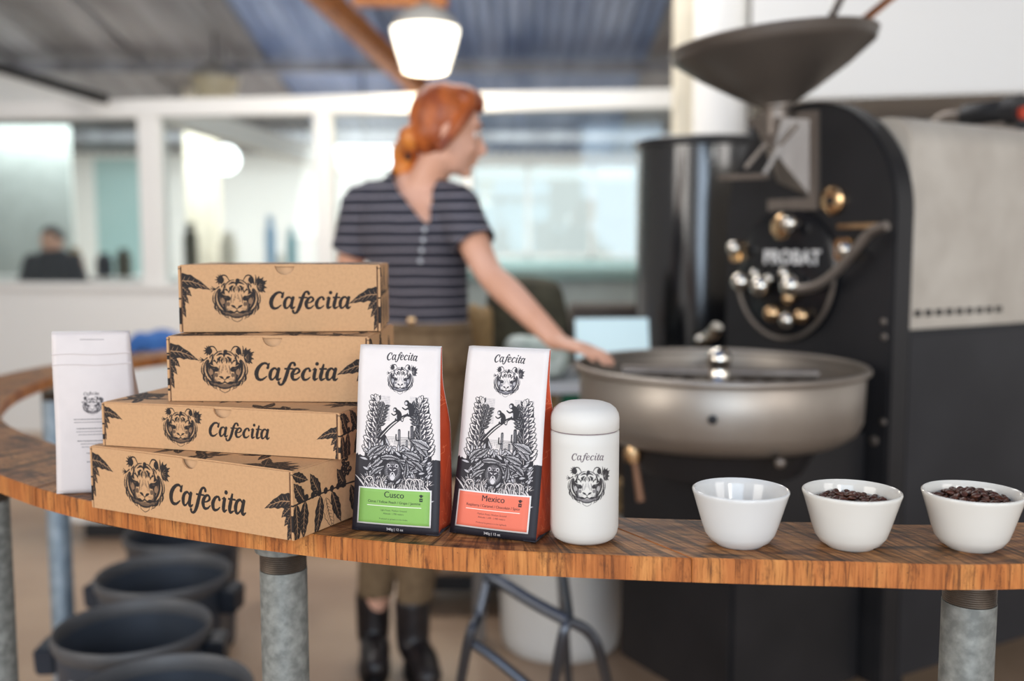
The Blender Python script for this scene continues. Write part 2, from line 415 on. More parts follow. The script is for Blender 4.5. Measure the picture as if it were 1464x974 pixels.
def box_wrap_art(w_, h_, seed, k=1500):
    a = Art(w_, h_, k, KRAFT); r = random.Random(seed)
    n = int(w_*h_/.0028)+3
    for i in range(n):
        x, y = r.uniform(.01, w_-.01), r.uniform(.0, h_); s = .03
        a0 = r.uniform(0, 6.28)
        if i % 3 == 0: berries(a, x, y, .016, INK, 'a37d5c', i+seed)
        for j in range(5):
            leaf(a, x, y, a0+j*1.15+r.uniform(-.2, .2), s*r.uniform(.9, 1.5), .012, INK, 'a37d5c', r.uniform(-.3, .3), 5)
    return a
def box_side_art(w_, h_, k=2600):
    a = Art(w_, h_, k, KRAFT)
    berries(a, w_*.42, h_*.82, .014, INK, 'a37d5c', 4)
    leaf(a, .0, h_*.95, -.5, .03, .012, INK, 'a37d5c', .1)
    a.stroke([(0, h_*.5), (w_*.3, h_*.55), (w_*.7, h_*.55), (w_, h_*.62)], [.002]*4, INK)
    for x0, ang, L in ((.02, 2.3, .03), (.005, -1.4, .05), (.022, -1.75, .045), (.05, -1.6, .05), (.072, -1.2, .045), (.05, 2.2, .035), (.1, 2.4, .03), (.11, -1.3, .05), (.14, -1.7, .05), (.16, 1.9, .03), (.19, -1.4, .05)):
        if x0 < w_: leaf(a, x0, h_*.52, ang, L, .016, INK, 'a37d5c', random.uniform(-.25, .25), 6)
    leaf(a, .06, h_*.45, -1.35, .042, .016, KRAFT, INK, .1, 7, INK, .0008)
    for i in range(8): a.disk((.012+.012*i, h_*.56), .004, INK)
    return a
BW, BH = .108, .216
def bag_front_art(name, accent, l1, l2, l3, l4):
    Wt, Bk = 'dad2cf', '232128'
    a = Art(BW, BH, 9000, Wt); r = random.Random(5)
    # dark ground with a ragged brush edge
    top = .40*BH; pts = [(0, 0), (BW, 0)]
    for i in range(60): pts.append((BW*(1-i/59), top+r.uniform(-.0012, .0014)+(.0035 if i > 50 else 0)*(i-50)/9))
    a.poly(pts, Bk)
    L0, R0 = .115*BW, .90*BW
    # shaded halo behind the two leaf columns
    for cx in (.30*BW, .76*BW):
        for i in range(26):
            y = .735*BH-i*.0011; a.stroke([(cx-.012+i*.0002, y), (cx+.012, y-.0004)], [.0002, .0003], '8a868b', 1)
    # black body of the jungle
    a.poly([(L0+.001, .2*BH), (L0-.001, .46*BH), (L0+.003, .58*BH), (L0+.007, .70*BH), (L0+.013, .735*BH), (L0+.019, .70*BH), (L0+.021, .64*BH), (L0+.020, .56*BH), (L0+.028, .52*BH), (.42*BW, .44*BH), (.68*BW, .44*BH), (R0-.027, .52*BH), (R0-.019, .57*BH), (R0-.019, .64*BH), (R0-.015, .70*BH), (R0-.008, .73*BH), (R0-.003, .70*BH), (R0, .56*BH), (R0+.001, .2*BH)], Bk)
    def col(x0, sgn):
        # tall stalk: pale plump leaves outside, dark leaves inside
        for i in range(11):
            t = i/10; y = (.42+.285*t)*BH; w_ = .0145*(1.05-.40*t); x = x0+sgn*.003*t
            for (ox, an, k_, c_) in ((-.005, 2.35, .95, Wt), (.0, 1.95, 1.0, Wt), (.002, .95, .8, Wt if i < 3 else Bk)):
                A_ = an if sgn > 0 else PI-an
                q = r.uniform(-.12, .12)
                leaf(a, x+sgn*ox*(1.1-.5*t), y+r.uniform(-.001, .001), A_+q, w_*k_, w_*.50*k_, c_, None if c_ == Wt else 'b9b5b8', sgn*.12, 3, Bk if c_ == Wt else Wt, .0012 if c_ == Wt else .0002)
                if c_ == Wt: leaf(a, x+sgn*ox*(1.1-.5*t), y, A_+q, w_*.72*k_, w_*.23, '3b3840', None, sgn*.12)
        a.stroke([(x0, .40*BH), (x0+sgn*.002, .56*BH), (x0+sgn*.003, .70*BH)], [.0018, .0016, .0006], Bk)
        a.stroke([(x0+.0003, .40*BH), (x0+sgn*.002, .58*BH)], [.0005, .0003], Wt)
        leaf(a, x0+sgn*.003, .70*BH, PI/2, .009, .0048, Wt, Bk, 0, 3, Bk, .0007)
    col(L0+.0125, 1); col(R0-.0115, -1)
    for x0, y0, k in ((L0+.016, .55*BH, 1), (R0-.015, .56*BH, -1)):
        a.stroke([(x0, y0), (x0+k*.004, y0+.014), (x0+k*.008, y0+.029)], [.0012, .0009, .0004], Bk)
        for i in range(6):
            t = i/5; bx = x0+k*(.002+.006*t); by = y0+.006+.021*t; A1 = 1.0 if k > 0 else PI-1.0
            for da, L_ in ((.8, .0075), (-.75, .0095)): leaf(a, bx, by, A1+da*k, L_, .0042, Bk, 'b9b5b8', 0, 3)
    # diagonal branch with two monkeys
    a.stroke([(.27*BW, .50*BH), (.42*BW, .575*BH), (.60*BW, .635*BH), (.76*BW, .65*BH)], [.005, .0045, .003, .0012], Bk)
    a.stroke([(.30*BW, .513*BH), (.44*BW, .582*BH), (.58*BW, .627*BH)], [.0006, .0012, .0005], Wt)
    for mx, my, s in ((.63, .668, 1.0), (.49, .635, .85)):
        X, Y = mx*BW, my*BH
        a.stroke([(X+.001*s, Y+.006*s), (X+.005*s, Y+.002*s), (X+.004*s, Y-.004*s), (X, Y-.006*s)], [.0055*s, .007*s, .0075*s, .004*s], Bk)
        a.disk((X-.0015*s, Y+.0075*s), .0033*s, Bk); a.disk((X-.0025*s, Y+.0072*s), .0017*s, 'cfcacc'); a.disk((X-.003*s, Y+.0076*s), .0004*s, Bk)
        a.stroke([(X+.002*s, Y+.003*s), (X-.003*s, Y), (X-.007*s, Y+.002*s)], [.0022*s, .0018*s, .0014*s], Bk)
        a.stroke([(X, Y-.001*s), (X+.001*s, Y-.005*s)], [.002*s, .001*s], 'cfcacc')
        a.stroke([(X+.006*s, Y-.005*s), (X+.01*s, Y-.008*s), (X+.012*s, Y-.002*s)], [.0014, .001, .0008], Bk)
    # distant plain with cacti and a rabbit
    a.poly([(.36*BW, .46*BH), (.42*BW, .51*BH), (.5*BW, .55*BH), (.66*BW, .555*BH), (.69*BW, .44*BH), (.52*BW, .455*BH), (.36*BW, .44*BH)], Wt)
    for i in range(9): a.stroke([(.37*BW, .478*BH+i*.0011), (.70*BW, .479*BH+i*.0011)], [.0002, .0004], Bk, 1)
    for x, y0, y1, w_ in ((.53, .45, .555, .0035), (.68, .45, .575, .0045), (.62, .44, .50, .003)):
        a.stroke([(x*BW, y0*BH), (x*BW, y1*BH)], [w_, w_], Bk, 1)
        for d in (-.3, 0, .3): a.stroke([(x*BW+d*w_, y0*BH), (x*BW+d*w_, y1*BH)], [.0003]*2, 'b9b5b8', 1)
        a.stroke([(x*BW-.004, (y1-.02)*BH), (x*BW-.004, (y0+y1)/2*BH), (x*BW, (y0+y1)/2*BH)], [.0016]*3, Bk, 2)
    a.disk((.42*BW, .462*BH), .0045, Wt, .003); a.disk((.445*BW, .478*BH), .0022, Wt)
    for d in (-.001, .001): a.stroke([(.445*BW+d, .485*BH), (.445*BW+d*2.2, .505*BH)], [.0014, .0007], Wt)
    a.stroke([(.40*BW, .452*BH), (.44*BW, .45*BH), (.46*BW, .47*BH)], [.0006]*3, Bk)
    # big arching leaves, lower jungle
    def frond(x, y, ang, L, W_, cu):
        leaf(a, x*BW, y*BH, ang, L, W_*.9, 'd6d2d4', None, cu, 4, Bk, .0013)
        c, s_ = math.cos(ang), math.sin(ang)
        for i in range(14):
            t = .08+.84*i/13
            for k in (-1, 1):
                w1 = W_*.42*math.sin(PI*t**.8); q = []
                for tt, o in ((t, k*w1*.15), (t+.05, k*w1)):
                    lx = L*tt; ly = cu*L*tt*tt+o; q.append((x*BW+c*lx-s_*ly, y*BH+s_*lx+c*ly))
                a.stroke(q, [.0011, .0005], Bk, 1)
        q = [(x*BW+c*L*t-s_*cu*L*t*t, y*BH+s_*L*t+c*cu*L*t*t) for t in (0, .5, .95)]
        a.stroke(q, [.0014, .0012, .0004], Bk)
    for i in range(230):
        x = r.uniform(.13, .87); y = r.uniform(.17, .47)
        if .33 < x < .58 and .27 < y < .40: continue
        leaf(a, x*BW, y*BH, r.uniform(.2, 2.9), r.uniform(.005, .011), .0023, 'c9c5c8', Bk, r.uniform(-.3, .3), 3, Bk, .0009)
    for q in ((.15, .40, 1.0, .022, .008, -.3), (.22, .42, .4, .022, .007, .2), (.85, .42, 2.1, .024, .009, .3), (.88, .46, 2.5, .026, .010, .25), (.78, .40, 2.6, .024, .008, .2), (.2, .35, .6, .026, .007, .1),
              (.62, .33, 2.0, .024, .007, .3), (.66, .34, .7, .022, .008, -.3), (.80, .34, 2.2, .02, .008, .3), (.20, .30, 1.0, .024, .006, -.5), (.3, .40, .3, .028, .006, -.35), (.72, .36, 2.5, .026, .006, .4), (.60, .30, 1.2, .02, .006, .3)):
        frond(*q)
    # cat in the undergrowth
    X, Y = .455*BW, .335*BH
    a.disk((X, Y), .0125, Bk, .0135)
    for i in range(40):
        t = 6.28*i/40; a.stroke([(X+.0065*math.cos(t), Y+.007*math.sin(t)), (X+.0105*math.cos(t), Y+.0115*math.sin(t))], [.0005, .0002], 'b9b5b8', 1)
    a.disk((X, Y+.0005), .0068, '3a373e', .0062); a.disk((X, Y-.006), .0035, 'cfcacc', .005)
    for k in (-1, 1):
        a.disk((X+k*.0052, Y+.0062), .0022, 'cfcacc'); a.disk((X+k*.0052, Y+.006), .0013, Bk)
        a.stroke([(X+k*.0012, Y+.0008), (X+k*.0045, Y+.0024)], [.0013, .0005], 'e4dfe0'); a.stroke([(X+k*.001, Y+.005), (X+k*.003, Y+.0055)], [.0008, .0003], 'cfcacc')
        a.stroke([(X+k*.0008, Y-.0035), (X+k*.003, Y-.007)], [.0006, .0003], Bk)
    a.disk((X, Y-.0028), .0011, Bk)
    # blades of grass along the foot
    for i in range(60):
        x = .13+.76*i/59; L = r.uniform(.010, .026); an = PI/2+r.uniform(-.75, .75)
        if abs(x-.45) < .07: L *= .45
        leaf(a, x*BW, .222*BH, an, L, .0019, Wt, Bk, r.uniform(-.5, .5), 0, Bk, .0010)
    for x, k in ((.70, 1), (.78, -1), (.60, 1), (.24, -1)):
        a.stroke([(x*BW, .21*BH), ((x+k*.02)*BW, .29*BH), ((x+k*.10)*BW, .29*BH), ((x+k*.12)*BW, .24*BH)], [.0022, .0026, .002, .0006], Bk)
        a.stroke([(x*BW, .21*BH), ((x+k*.02)*BW, .29*BH), ((x+k*.10)*BW, .29*BH), ((x+k*.12)*BW, .24*BH)], [.001, .0013, .001, .0003], Wt)
    # head of a tiger and the name above
    tiger(a, .53*BW, .828*BH, .0168, '2a2730', Wt, 'a9a5aa', '77747b')
    cafecita(a, .53*BW, .930*BH, .0082, '2a2730', .95, arc=.09)
    text(a, '340g | 12 oz', .5*BW, .012*BH, .0042, Wt, .012)
    return a
def bag_label_art(accent, ink, l1, l2, l3, l4, l5, w_=.0835, h_=.041):
    a = Art(w_, h_, 12000, 'e9e4e0'); e = .0017
    a.poly([(e, e), (w_-e, e), (w_-e, h_-e), (e, h_-e)], accent)
    [text(a, l1, w_*.5+k*.00016, h_-.0105, .0098, ink, 0) for k in (-1, 0, 1)]
    [text(a, l2, w_*.5+k*.00007, h_-.0172, .0041, ink, 0) for k in (-1, 1)]
    a.stroke([(.012, h_-.0205), (w_-.012, h_-.0205)], [.0006]*2, 'f3efe6', 1)
    text(a, l3, w_*.5, h_-.0262, .0028, ink); text(a, l4, w_*.5, h_-.0300, .0028, ink); text(a, l5, w_*.5, h_-.0362, .0025, ink)
    x, y = w_-.0125, h_-.0095
    a.poly([(x-.002, y-.004), (x+.002, y-.004), (x+.002, y), (x-.002, y)], ink)
    a.disk((x, y+.0025), .0018, ink); a.stroke([(x-.0025, y+.003), (x+.0025, y+.003)], [.0008]*2, ink, 1)
    a.stroke([(x-.001, y-.002), (x+.001, y-.002)], [.0007]*2, accent, 1)
    return a
def bag_back_art():
    Wt = 'd3c9c5'; a = Art(BW, BH, 6000, Wt); I = '3a3436'
    tiger(a, .47*BW, .545*BH, .0125, I, Wt, 'a39a9a', '807878')
    cafecita(a, .47*BW, .612*BH, .0042, I, .9, .1)
    r = random.Random(2)
    y = .46
    for n, g in ((2, 0), (3, .02), (3, .02), (1, .02), (1, .035)):
        y -= g
        for i in range(n):
            L = r.uniform(.14, .24) if n > 1 else .1; x = .47-L; 
            while x < .47+L:
                q = r.uniform(.01, .035); a.stroke([(x*BW, y*BH), (min(x+q, .47+L)*BW, y*BH)], [.0010]*2, '7b7273' if i else I, 1); x += q+.008
            y -= .019
    a.stroke([(.36*BW, .955*BH), (.66*BW, .953*BH)], [.0008]*2, '7b7273', 1)
    return a
def gusset_art(accent):
    a = Art(.055, BH, 5000, accent); r = random.Random(3)
    ln = 'f08a60' if accent < 'd0' or True else accent
    for i in range(9):
        x, y = r.uniform(0, .055), r.uniform(.02, .7)*BH; pts = [(x, y)]
        for j in range(6):
            x += r.uniform(-.006, .009); y += r.uniform(-.008, .012); pts.append((x, y))
        a.stroke(pts, [.0005]*len(pts), ln, 4)
    return a
# ================================================================== MATERIALS
M = {}
M['concrete'] = mat('floor_concrete', '8f7560', .42, 0, 'ad937a', 1.3, 8, bump=.1, bscale=20)
M['white_paint'] = mat('white_paint', 'eceae6', .6, 0, 'eeece8', 1.5)
M['cream_paint'] = mat('cream_paint', 'd9d0bd', .6)
M['teal_paint'] = mat('teal_paint', 'a3c3c2', .6, 0, 'b0cccb', 1)
M['zinc_sheet'] = mat('zinc_sheet', '77767a', .45, .3, 'a9abb2', 1.2, 5, stretch=(3, .35, 1), lo=.35, hi=.7)
M['blue_sheet'] = mat('blue_sheet', '6078a6', .42, .3, 'a9bbdc', 1.2, 5, stretch=(3, .35, 1), lo=.35, hi=.7)  # zinc sheet with the bluish light on the roof put into its colour
M['timber'] = mat('timber_orange', '9a5b2c', .6, 0, 'c98144', 6, 5, stretch=(6, .6, 6))
M['dark_metal'] = mat('dark_metal', '2a2a2c', .45, .6)
M['black_steel'] = mat('black_steel', '1d1d1f', .42, .0, '252426', 5, spec=.35)
M['black_gloss'] = mat('black_gloss', '141417', .22, .3, '1b1c20', 3)
M['gray_black'] = mat('gray_black', '28282b', .5, 0, '2f2f32', 4, spec=.3)
M['hood'] = mat('hood_enamel', 'b5aca0', .5, .15, 'c6beb2', 9, 6, lo=.3, hi=.7)
M['steel'] = mat('brushed_steel', '786f68', .5, .8, '8c837b', 14, 5, stretch=(1, 1, .2))
M['tray_steel'] = mat('tray_steel', '938a81', .42, .75, 'a89f95', 4, 5)
M['tray_floor'] = mat('tray_floor', '4f4c49', .45, .8, '66625d', 60, 3)
M['hopper'] = mat('hopper_steel', '5d5650', .42, .5, '6d655e', 3, 4)
M['chrome'] = mat('chrome', 'd8d2c8', .12, 1)
M['brass'] = mat('brass', 'd2ae84', .2, 1, 'e0bd92', 20)
M['galv'] = mat('galvanised', '767976', .5, .4, '999c98', 70, 9, bump=.25, bscale=50, lo=.38, hi=.68)
M['galv_blue'] = mat('galvanised_cool', '8597a6', .45, .5, 'a5b5c2', 30, 6, bump=.2, bscale=50)
M['thread'] = mat('pipe_thread', '4d443c', .5, .7, '6b5f54', 30)
M['kraft'] = mat('kraft_card', 'c0966e', .8, 0, 'c79e77', 60, 5, bump=.1, bscale=300)
M['kraft_edge'] = mat('kraft_edge', '5b4130', .9, 0, '7b5940', 200, 3)
M['ceramic'] = mat('white_ceramic', 'cfcdc9', .12, 0, 'd3d1ce', 5, spec=.5)
M['ceramic_cream'] = mat('cream_ceramic', 'd1ccc3', .12, 0, 'd5d1c9', 5, spec=.5)
M['bean'] = mat('roasted_bean', '33180f', .38, 0, '552b1a', 120, 3)
M['lid'] = mat('matt_white_lid', 'd3cfc8', .55, 0, 'd6d2cc', 20)
M['seam'] = mat('dark_seam', '6d5a62', .6)
M['bin'] = mat('bin_plastic', '343a43', .4, 0, '3f4651', 5, spec=.4)
M['bin_rim'] = mat('bin_rim_plastic', '4a4a4c', .5, 0, '575759', 8)
M['bin_blue'] = mat('bin_blue_plastic', '20252d', .45, 0, '282f3a', 5)
M['label_white'] = mat('label_white', 'c9cdd2', .6)
M['tub'] = mat('white_tub', 'd4d1cb', .5, 0, 'dad7d2', 3)
M['skin'] = mat('skin', 'dba488', .5, 0, 'e3b098', 14, 4, spec=.4)
M['skin'].node_tree.nodes['Principled BSDF'].inputs['Subsurface Weight'].default_value = 0.0
M['hair'] = mat('ginger_hair', '7c3418', .45, 0, 'c06428', 26, 6, stretch=(1, 1, .35), bump=.6, bscale=90)
M['hair_tail'] = mat('ginger_hair_light', 'b85c22', .45, 0, 'e08b3c', 26, 6, bump=.6, bscale=90)
M['khaki'] = mat('khaki_cotton', '6a553d', .85, 0, '7d674c', 40, 4, bump=.2, bscale=200)
M['boot'] = mat('black_leather', '1a1617', .35, 0, '2a2424', 20)
M['olive'] = mat('olive_cloth', '3e3a2e', .9, 0, '4d4938', 20, 5, bump=.4, bscale=60)
M['brown_box'] = mat('brown_board', '8d7048', .8, 0, '9d8056', 10)
M['mint_bag'] = mat('mint_paper', 'a3b3aa', .7, 0, 'd3dcd6', 25, 4)
M['green_box'] = mat('green_box', '1f7f5a', .6)
M['grey_top'] = mat('grey_worktop', '777a78', .5, 0, '83868a', 6)
M['blue_cloth'] = mat('blue_cloth', '2a5592', .9, 0, '34619e', 30, bump=.4, bscale=80)
M['dark_cloth'] = mat('dark_cloth', '24242c', .9, 0, '2d2d36', 30)
M['red'] = mat('red_plastic', 'c2452c', .5)
M['copper'] = mat('copper_pipe', 'a5653a', .3, .9, 'b9764a', 10)
M['plant'] = mat('plant_leaf', '4b5a45', .6, 0, '5d6d54', 30)
def stripes():
    m = mat('striped_knit', '3a3a44', .9, 0, '42424d', 60, 4, bump=.2, bscale=300); nt = m.node_tree; b = nt.nodes['Principled BSDF']
    tc = nd(nt, 'ShaderNodeTexCoord'); sp = nd(nt, 'ShaderNodeSeparateXYZ'); nt.links.new(tc.outputs['Object'], sp.inputs[0])
    ns = nd(nt, 'ShaderNodeTexNoise', Scale=5); nt.links.new(tc.outputs['Object'], ns.inputs['Vector'])
    a = nd(nt, 'ShaderNodeMath', operation='MULTIPLY_ADD'); a.inputs[1].default_value = .012; nt.links.new(ns.outputs['Fac'], a.inputs[0]); nt.links.new(sp.outputs['Z'], a.inputs[2])
    d = nd(nt, 'ShaderNodeMath', operation='DIVIDE'); d.inputs[1].default_value = .0285; nt.links.new(a.outputs[0], d.inputs[0])
    f = nd(nt, 'ShaderNodeMath', operation='FRACT'); nt.links.new(d.outputs[0], f.inputs[0])
    g = nd(nt, 'ShaderNodeMath', operation='GREATER_THAN'); g.inputs[1].default_value = .79; nt.links.new(f.outputs[0], g.inputs[0])
    mx = nd(nt, 'ShaderNodeMixRGB'); mx.inputs[1].default_value = (*lin('30303a'), 1); mx.inputs[2].default_value = (*lin('8f8992'), 1)
    nt.links.new(g.outputs[0], mx.inputs[0]); nt.links.new(mx.outputs[0], b.inputs['Base Color']); return m
M['stripes'] = stripes()
def glass():
    m = bpy.data.materials.new('pane_glass'); m.use_nodes = True; nt = m.node_tree; nt.nodes.clear()
    o = nd(nt, 'ShaderNodeOutputMaterial'); t = nd(nt, 'ShaderNodeBsdfTransparent'); t.inputs[0].default_value = (.93, .97, .97, 1)
    g = nd(nt, 'ShaderNodeBsdfGlossy', Roughness=.03); g.inputs[0].default_value = (.9, .97, 1, 1)
    fr = nd(nt, 'ShaderNodeFresnel', IOR=1.5); mx = nd(nt, 'ShaderNodeMixShader')
    ad = nd(nt, 'ShaderNodeMath', operation='MULTIPLY_ADD'); ad.inputs[1].default_value = .55; ad.inputs[2].default_value = .005
    nt.links.new(fr.outputs[0], ad.inputs[0]); nt.links.new(ad.outputs[0], mx.inputs[0])
    nt.links.new(t.outputs[0], mx.inputs[1]); nt.links.new(g.outputs[0], mx.inputs[2]); nt.links.new(mx.outputs[0], o.inputs[0]); return m
M['glass'] = glass()
def wood(name, kind):
    m = bpy.data.materials.new(name); m.use_nodes = True; nt = m.node_tree; b = nt.nodes['Principled BSDF']; b.inputs['Roughness'].default_value = .5
    b.inputs['Specular IOR Level'].default_value = .35
    uv = nd(nt, 'ShaderNodeUVMap'); oi = nd(nt, 'ShaderNodeObjectInfo')
    ofs = nd(nt, 'ShaderNodeVectorMath', operation='ADD'); nt.links.new(uv.outputs[0], ofs.inputs[0])
    cmb = nd(nt, 'ShaderNodeCombineXYZ'); mu = nd(nt, 'ShaderNodeMath', operation='MULTIPLY'); mu.inputs[1].default_value = 9 if kind == 'top' else 0
    nt.links.new(oi.outputs['Random'], mu.inputs[0]); nt.links.new(mu.outputs[0], cmb.inputs[2]); nt.links.new(cmb.outputs[0], ofs.inputs[1])
    def noise(sx, sy, scale, detail=6, rough=.6, dist=0):
        mp = nd(nt, 'ShaderNodeMapping'); mp.inputs['Scale'].default_value = (sx, sy, 1); nt.links.new(ofs.outputs[0], mp.inputs[0])
        n = nd(nt, 'ShaderNodeTexNoise', Scale=scale, Detail=detail, Roughness=rough, Distortion=dist); nt.links.new(mp.outputs[0], n.inputs['Vector']); return n
    def ramp(src, els):
        r = nd(nt, 'ShaderNodeValToRGB'); e = r.color_ramp.elements
        while len(e) < len(els): e.new(.5)
        for q, (p, c) in zip(e, els): q.position = p; q.color = (*lin(c), 1)
        nt.links.new(src, r.inputs[0]); return r
    def mix(a, b_, fac, typ='MULTIPLY'):
        x = nd(nt, 'ShaderNodeMixRGB', blend_type=typ); x.inputs[0].default_value = fac
        nt.links.new(a, x.inputs[1]); nt.links.new(b_, x.inputs[2]); return x
    if kind == 'top':
        base = ramp(noise(3, 9, 3, 6, .6, .6).outputs['Fac'], [(.3, '3c2a20'), (.43, '8a5c3a'), (.55, 'b98350'), (.68, '4a362a')])
        saw = ramp(noise(30, 2.2, 3.2, 4, .65, 1.2).outputs['Fac'], [(.38, '2e2824'), (.5, 'd8cdc0'), (.6, 'ffffff')])
        grain = ramp(noise(6, 60, 5, 4, .6).outputs['Fac'], [(.35, '8d847c'), (.6, 'ffffff')])
        c = mix(mix(base.outputs[0], saw.outputs[0], .8).outputs[0], grain.outputs[0], .6)
        h = saw
    else:
        base = ramp(noise(5, 1, 3, 5, .6).outputs['Fac'], [(.3, '8f5023'), (.48, 'b87038'), (.62, 'cb8a4b'), (.72, '965626')])
        st_ = ramp(noise(46, 2.0, 4, 6, .75, .4).outputs['Fac'], [(.36, '5e463a'), (.49, 'e8dfd5'), (.6, 'ffffff')])
        st2 = ramp(noise(9, 3, 3, 6, .8).outputs['Fac'], [(.36, '4d3a30'), (.46, 'ffffff')])
        pit = ramp(noise(50, 50, 5, 2).outputs['Fac'], [(.26, '3a281d'), (.32, 'ffffff')])
        c = mix(mix(mix(base.outputs[0], st_.outputs[0], .8).outputs[0], st2.outputs[0], .6).outputs[0], pit.outputs[0], .8)
        h = st_
    nt.links.new(c.outputs[0], b.inputs['Base Color'])
    bp = nd(nt, 'ShaderNodeBump', Strength=.35, Distance=.001); nt.links.new(h.outputs[0], bp.inputs['Height']); nt.links.new(bp.outputs[0], b.inputs['Normal'])
    return m
M['wood_top'] = wood('sawn_wood_top', 'top'); M['wood_edge'] = wood('sawn_wood_edge', 'edge')

# ================================================================== SETTING
fl = MB(); fl.add([(-9, -4, 0), (9, -4, 0), (9, 14, 0), (-9, 14, 0), (-9, -4, -.1), (9, -4, -.1), (9, 14, -.1), (-9, 14, -.1)], [(0, 1, 2, 3), (4, 7, 6, 5), (0, 4, 5, 1), (1, 5, 6, 2), (2, 6, 7, 3), (3, 7, 4, 0)])
struct(fl.build('floor', M['concrete'], smooth=0), 'brown polished concrete floor of the roastery')
# corrugated roof, sheet by sheet
def cz(y): return 3.45-(y-6)*.165 if y > 3 else 3.945
ce = bpy.data.objects.new('ceiling', None); C.objects.link(ce); struct(ce, 'dark corrugated metal roof sloping down to the back')
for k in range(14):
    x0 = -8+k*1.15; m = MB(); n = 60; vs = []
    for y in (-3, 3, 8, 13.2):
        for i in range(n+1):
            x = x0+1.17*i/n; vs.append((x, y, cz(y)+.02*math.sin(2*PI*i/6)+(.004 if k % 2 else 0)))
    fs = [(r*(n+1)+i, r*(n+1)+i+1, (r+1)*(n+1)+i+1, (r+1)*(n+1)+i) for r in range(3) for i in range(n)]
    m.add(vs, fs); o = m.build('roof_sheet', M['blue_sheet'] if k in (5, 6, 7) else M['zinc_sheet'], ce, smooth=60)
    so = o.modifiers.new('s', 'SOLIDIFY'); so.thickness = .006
for y in (4.6, 6.9, 9.2, 11.5):
    MB().box((0, y, cz(y)-.09), (16, .07, .10)).build('purlin', M['zinc_sheet'], ce)
# window wall of the back room: world line through two points, beam on top
def wl(px):  # depth of the window wall at an image column
    return 6.58+(6.0-6.58)*px/965
A0 = P(-420, 300, wl(-420)); A1 = P(985, 300, wl(985))
wd_ = Vector((A1.x-A0.x, A1.y-A0.y, 0)); WL = wd_.length; wd_.normalize(); wn = Vector((-wd_.y, wd_.x, 0))
WM = Matrix((wd_, wn, Vector((0, 0, 1)))).transposed()
def wpos(s, z, o=0): return Vector((A0.x, A0.y, 0))+wd_*s+wn*o+Vector((0, 0, z))
def ws(px):  # distance along the wall at an image column
    r = ray(px, 300); # intersect in plan
    a = np.array([[r.x, -wd_.x], [r.y, -wd_.y]]); return float(np.linalg.solve(a, np.array([A0.x, A0.y]))[1])
def wbox(s0, s1, z0, z1, t=.1, o=0): return MB().box(wpos((s0+s1)/2, (z0+z1)/2, o), (s1-s0, t, z1-z0), WM)
ZT, ZB = 2.14, 2.03; ZS = 0.985
wroot = bpy.data.objects.new('wall_back', None); C.objects.link(wroot); struct(wroot, 'white painted window wall between the roastery and the back room')
wbox(0, WL, ZB, ZT, .12).build('beam', M['white_paint'], wroot, bevel=.005)
wbox(0, WL, ZS-.04, ZS, .14).build('sill', M['white_paint'], wroot, bevel=.004)
wbox(0, WL, 0, ZS-.04, .08).build('lower_panel', M['white_paint'], wroot)
mul = [(-420, -400), (206, 236), (455, 478), (667, 676), (962, 985)]
for a, b in mul:
    s0, s1 = ws(a), ws(b); wbox(s0, s1, ZS, ZB, .11).build('mullion', M['white_paint'], wroot, bevel=.004)
for i in range(4):
    s0, s1 = ws(mul[i][1]), ws(mul[i+1][0])
    o = wbox(s0, s1, ZS, ZB, .008).build('window_%d' % (i+1), M['glass']); struct(o, ['large left pane of the window wall', 'pane of the window wall between the two left mullions', 'pane of the window wall behind the person', 'right pane of the window wall beside the black roaster'][i])
# outer shell: left wall, far wall with daylight openings
o = MB().box((-6.2, 5, 1.9), (.1, 16, 3.8)).build('wall_left', M['white_paint']); struct(o, 'white wall far left')
fb = bpy.data.objects.new('wall_far', None); C.objects.link(fb); struct(fb, 'pale wall at the far end of the back room')
YF = 12.6
opn = [(-.55, 1.55, 1.15, 2.02), (-2.0, -1.15, 2.15, 2.32)]
def wallbits(x0, x1, z0, z1, m): MB().box(((x0+x1)/2, YF, (z0+z1)/2), (x1-x0, .12, z1-z0)).build('wall_panel', m, fb)
wallbits(-7, -5.2, 0, 3.3, M['white_paint']); wallbits(-5.2, -4.4, 0, 2.3, M['teal_paint']); wallbits(-5.2, -4.4, 2.3, 3.3, M['white_paint'])
wallbits(-4.4, -.55, 0, 3.3, M['white_paint']); wallbits(-.55, 1.75, 0, 1.05, M['teal_paint']); wallbits(-.55, 1.75, 2.25, 3.3, M['white_paint']); wallbits(1.75, 9, 0, 3.3, M['white_paint'])
m = MB()
for x in (-.55, .2, 1.0, 1.75): m.box((x, YF, 1.65), (.05, .1, 1.2))
for z in (1.08, 2.22): m.box((.6, YF, z), (2.3, .1, .05))
o = m.build('window_5', M['white_paint']); struct(o, 'daylit window in the far wall of the back room')
o = MB().box((.6, YF, 1.65), (2.3, .01, 1.15)).build('window_6', M['glass']); struct(o, 'glass of the far daylit window')
# back room pieces
o = MB().box((-3.13, 10.2, 1.6), (.28, .28, 3.2)).build('column', M['cream_paint'], bevel=.01); struct(o, 'cream column inside the back room')
o = MB().bar(P(232, 160, 7.2), P(490, 236, 9.5), .14, .16).build('trim_1', M['white_paint'], bevel=.006); struct(o, 'white sloping roof brace in the back room')
o = MB().box((-4.85, 9.6, 1.25), (1.3, .05, 2.2)).build('standing_screen', mat('screen_grey', 'b5bcb8', .6), bevel=.005); tag(o, 'pale grey green screen panel standing in the back room at far left', 'panel')
